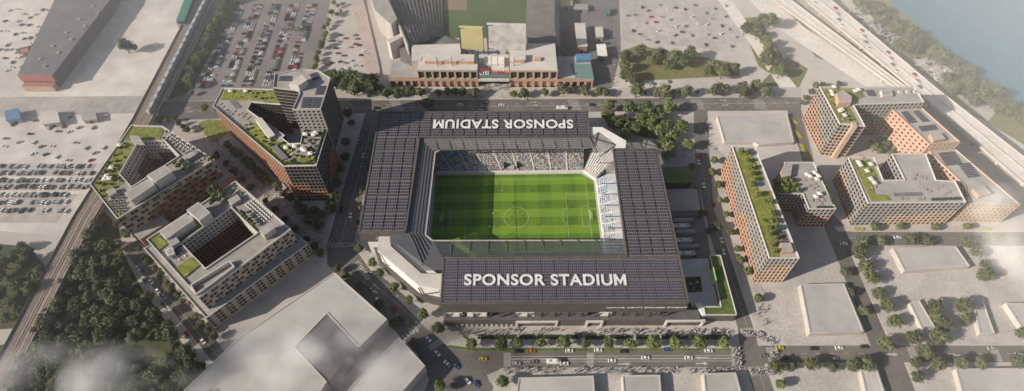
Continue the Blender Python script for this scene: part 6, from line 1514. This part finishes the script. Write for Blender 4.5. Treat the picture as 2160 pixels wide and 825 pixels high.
def put(proto, pts, z, label, group, rz=None, scale=1.0):
    for i, (x, y) in enumerate(pts):
        p = onT(x, y) if z is None else at(x, y, z); rot_ = rz if rz is not None else rt_.uniform(0, 3.14)
        copy_of(proto, (p.x, p.y, p.z+.1), rot_, label, group, scale)
A1 = math.atan2(-1, 1)
def parasols(pts, z, where): put(par, pts, z+.3, f'white square parasol {where}', f'white parasols {where}', .2)
def tables(pts, z, where): put(tb, pts, z, f'pale table with two benches {where}', f'tables with benches {where}')
parasols([(1757, 187), (1751, 197), (1754, 204), (1773, 235), (1769, 238), (1779, 247), (1808, 193), (1801, 196)], 35, 'on the lawn roof of the tall gridded block')
tables([(1762, 192), (1768, 200), (1783, 238), (1777, 253), (1790, 243), (1813, 196), (1748, 190)], 35.2, 'on the lawn roof of the tall gridded block')
parasols([(1808, 346), (1812, 352), (1834, 350), (1826, 364), (1834, 381), (1841, 389)], 27, 'on the lawn strip of the front right block')
tables([(1818, 348), (1820, 358), (1845, 395), (1850, 386), (1838, 398), (1930, 369), (1942, 373), (1926, 378), (1950, 377), (1952, 400), (1960, 404), (1975, 398), (1985, 392), (2000, 405), (1992, 410), (1900, 420), (1912, 419), (1938, 420), (1946, 419)], 27.1, 'on the roof terrace of the front right block')
parasols([(1700, 372), (1706, 375), (1716, 368), (1724, 375), (1720, 381), (1726, 412), (1718, 418)], 22, 'on the terrace block roof')
tables([(1710, 380), (1716, 388), (1722, 394), (1706, 392), (1714, 398), (1722, 404), (1732, 416), (1724, 424), (1736, 424), (1712, 424), (1730, 430), (1696, 380)], 22.1, 'on the terrace block roof')
parasols([(646, 287), (663, 288), (667, 284), (644, 321), (640, 318), (656, 328)], 41, 'on the garden roof below the tower')
tables([(652, 294), (648, 330), (660, 333), (655, 306), (662, 310), (652, 318)], 41.3, 'on the garden roof below the tower')
put(par, [(520, 196), (488, 196), (605, 315), (623, 312)], None, 'white square parasol on the tower wing garden', 'white parasols on the tower wing', .2)
put(tb, [(465, 220), (470, 226), (482, 238), (488, 242), (494, 236), (502, 243), (512, 247), (517, 241), (525, 248), (478, 233), (508, 240), (520, 252), (530, 198), (500, 200), (512, 204)], None, 'dark table with benches on the deck of the tower wing', 'tables on the tower wing deck')
# sun decks: rows of loungers
def rows_of(a, b, c, nr, nc, z, label, group, rz):
    pts = [(a[0]+(b[0]-a[0])*i/(nr-1)+(c[0]-a[0])*j/(nc-1), a[1]+(b[1]-a[1])*i/(nr-1)+(c[1]-a[1])*j/(nc-1)) for i in range(nr) for j in range(nc)]
    put(lg, pts, z, label, group, rz)
rows_of((354, 289), (398, 319), (363, 282), 9, 3, 30.05, 'white lounger on the sun deck of the triangular court roof', 'white loungers on the triangular court roof', -.75)
rows_of((519, 433), (556, 466), (536, 421), 9, 4, 31.05, 'white lounger on the sun deck of the square court roof', 'white loungers on the square court roof', -.8)
rows_of((360, 530), (378, 548), (372, 522), 4, 2, 31.05, 'white lounger between the two square roof lawns', 'white loungers between the roof lawns', -.8)
tables([(410, 330), (416, 334), (422, 330), (428, 336), (434, 330), (414, 342), (408, 348), (420, 340), (396, 360), (390, 365), (402, 356), (438, 336)], 30.05, 'on the paved corner of the triangular court roof')
tables([(475, 420), (482, 412), (470, 428), (488, 405), (492, 398), (480, 400), (500, 404), (508, 410), (515, 404), (468, 415)], 31.05, 'on the paved corner of the square court roof')
pts = []
for i in range(5):
    for j in range(5): pts.append((241+i*7.2+j*-5.2+8, 408+i*5.2+j*6.0))
for i, (x, y) in enumerate(pts):
    if 232 < x < 270: p = at(x, y, 30.05); copy_of(pb, (p.x, p.y, 30.05), .75, f'white square planter in the grid at the near end of the triangular court roof', 'white planters on the triangular court roof')
parasols([(238, 357), (228, 375), (234, 380), (255, 310), (224, 381)], 30, 'on the long garden roof of the triangular court')
tables([(1456, 600), (1470, 596), (1462, 610), (1476, 606)], 5.3, 'in the planted terrace right of the stadium')
# street lamps round the stadium
lp = thing('street_lamp', 'slim street lamp', 'street lamp'); mb = MB(); mb.cyl((0, 0, 0), .12, 8, 'steel', 6, .07); mb.bar((0, 0, 7.9), (1.6, 0, 8.2), .1, .1, 'steel'); mb.build('pole', lp)
mb = MB(); mb.box((1.6, 0, 8.1), (.9, .35, .15), 'white'); mb.build('lamp_head', lp)
for i, (x, y) in enumerate([(1040, 736), (1165, 736), (1300, 736), (1440, 736)]): p = at(x, y); copy_of(lp, (p.x, p.y, .1), -1.57, f'slim street lamp, {nth(i)} from the left at the front avenue kerb', 'lamps at the front avenue kerb')
for i, (x, y) in enumerate([(790, 590), (845, 640), (900, 690)]): p = at(x, y); copy_of(lp, (p.x, p.y, .1), 2.3, f'slim street lamp, {nth(i)} down the stadium side of the diagonal road', 'lamps on the diagonal road')
for i, x in enumerate(range(820, 1660, 120)): p = at(x, 206); copy_of(lp, (p.x, p.y, .1), -1.57, f'slim street lamp, {nth(i)} from the left on the north avenue pavement', 'lamps on the north avenue')
# ================================================================== drifting mist
def mist_mat(name, dens, scale, thr, seed):
    m = bpy.data.materials.new(name); m.use_nodes = True; n = m.node_tree.nodes; L = m.node_tree.links; n.remove(n['Principled BSDF'])
    v = n.new('ShaderNodeVolumeScatter'); v.inputs['Color'].default_value = (.97, .97, .98, 1); v.inputs['Anisotropy'].default_value = -.35
    tc = n.new('ShaderNodeTexCoord'); ln_ = n.new('ShaderNodeVectorMath'); ln_.operation = 'LENGTH'; L.new(tc.outputs['Object'], ln_.inputs[0])
    g = n.new('ShaderNodeNewGeometry'); t = n.new('ShaderNodeTexNoise'); t.inputs['Scale'].default_value = scale; t.inputs['Detail'].default_value = 8; t.noise_dimensions = '4D'; t.inputs['W'].default_value = seed
    L.new(g.outputs['Position'], t.inputs['Vector'])
    fo = n.new('ShaderNodeMapRange'); fo.inputs['From Min'].default_value = 1.0; fo.inputs['From Max'].default_value = .15; L.new(ln_.outputs['Value'], fo.inputs['Value'])
    no = n.new('ShaderNodeMapRange'); no.inputs['From Min'].default_value = thr; no.inputs['From Max'].default_value = thr+.2; L.new(t.outputs['Fac'], no.inputs['Value'])
    mu = n.new('ShaderNodeMath'); mu.operation = 'MULTIPLY'; L.new(fo.outputs[0], mu.inputs[0]); L.new(no.outputs[0], mu.inputs[1])
    m2 = n.new('ShaderNodeMath'); m2.operation = 'MULTIPLY'; L.new(mu.outputs[0], m2.inputs[0]); m2.inputs[1].default_value = dens
    L.new(m2.outputs[0], v.inputs['Density']); L.new(v.outputs[0], n['Material Output'].inputs['Volume']); MATS[name] = m
for i, (x, y, z, sx, sy, sz, d, lb) in enumerate(((135, 812, 45, 66, 28, 18, .085, 'white mist drifting over the lower end of the dark wood'), (650, 770, 40, 58, 38, 16, .10, 'thin white mist over the sunken roof of the broad pale block'), (2180, 495, 45, 42, 42, 18, .07, 'white mist at the far right end of the cross street'), (400, 830, 42, 40, 14, 12, .035, 'faint mist between the wood and the pale block'))):
    mist_mat(f'mist_{i}', d*1.5, .022, .48, i*3.7)
    bm = bmesh.new(); bmesh.ops.create_icosphere(bm, subdivisions=3, radius=1); me = bpy.data.meshes.new('mist'); bm.to_mesh(me); bm.free(); me.materials.append(MATS[f'mist_{i}'])
    o = bpy.data.objects.new('mist', me); COL.objects.link(o); o.location = at(x, y, z); o.scale = (sx, sy, sz); tag(o, lb, 'mist', kind='stuff')
scene.cycles.volume_step_rate = 2.0; scene.cycles.volume_max_steps = 128; scene.cycles.volume_bounces = 2
# thin haze lying over the outskirts, thickening away from the stadium
m = bpy.data.materials.new('haze'); m.use_nodes = True; n = m.node_tree.nodes; L = m.node_tree.links; n.remove(n['Principled BSDF'])
v = n.new('ShaderNodeVolumeScatter'); v.inputs['Color'].default_value = (.95, .97, 1.0, 1); v.inputs['Anisotropy'].default_value = -.35
g = n.new('ShaderNodeNewGeometry'); mp = n.new('ShaderNodeMapping'); mp.inputs['Location'].default_value = (0, .25, 0); mp.inputs['Scale'].default_value = (1/330, 1/260, 0); L.new(g.outputs['Position'], mp.inputs[0])
le = n.new('ShaderNodeVectorMath'); le.operation = 'LENGTH'; L.new(mp.outputs[0], le.inputs[0])
mr = n.new('ShaderNodeMapRange'); mr.interpolation_type = 'SMOOTHSTEP'; mr.inputs['From Min'].default_value = .45; mr.inputs['From Max'].default_value = 1.5; mr.inputs['To Min'].default_value = .00006; mr.inputs['To Max'].default_value = .0009
L.new(le.outputs['Value'], mr.inputs['Value']); L.new(mr.outputs[0], v.inputs['Density']); L.new(v.outputs[0], n['Material Output'].inputs['Volume']); MATS['haze'] = m
mb = MB(); mb.prism([(-1100, -500), (1100, -500), (1100, 1100), (-1100, 1100)], -1, 150, 'haze', bottom=True); tag(mb.build('haze'), 'thin pale haze lying over the outskirts', 'haze', kind='stuff')
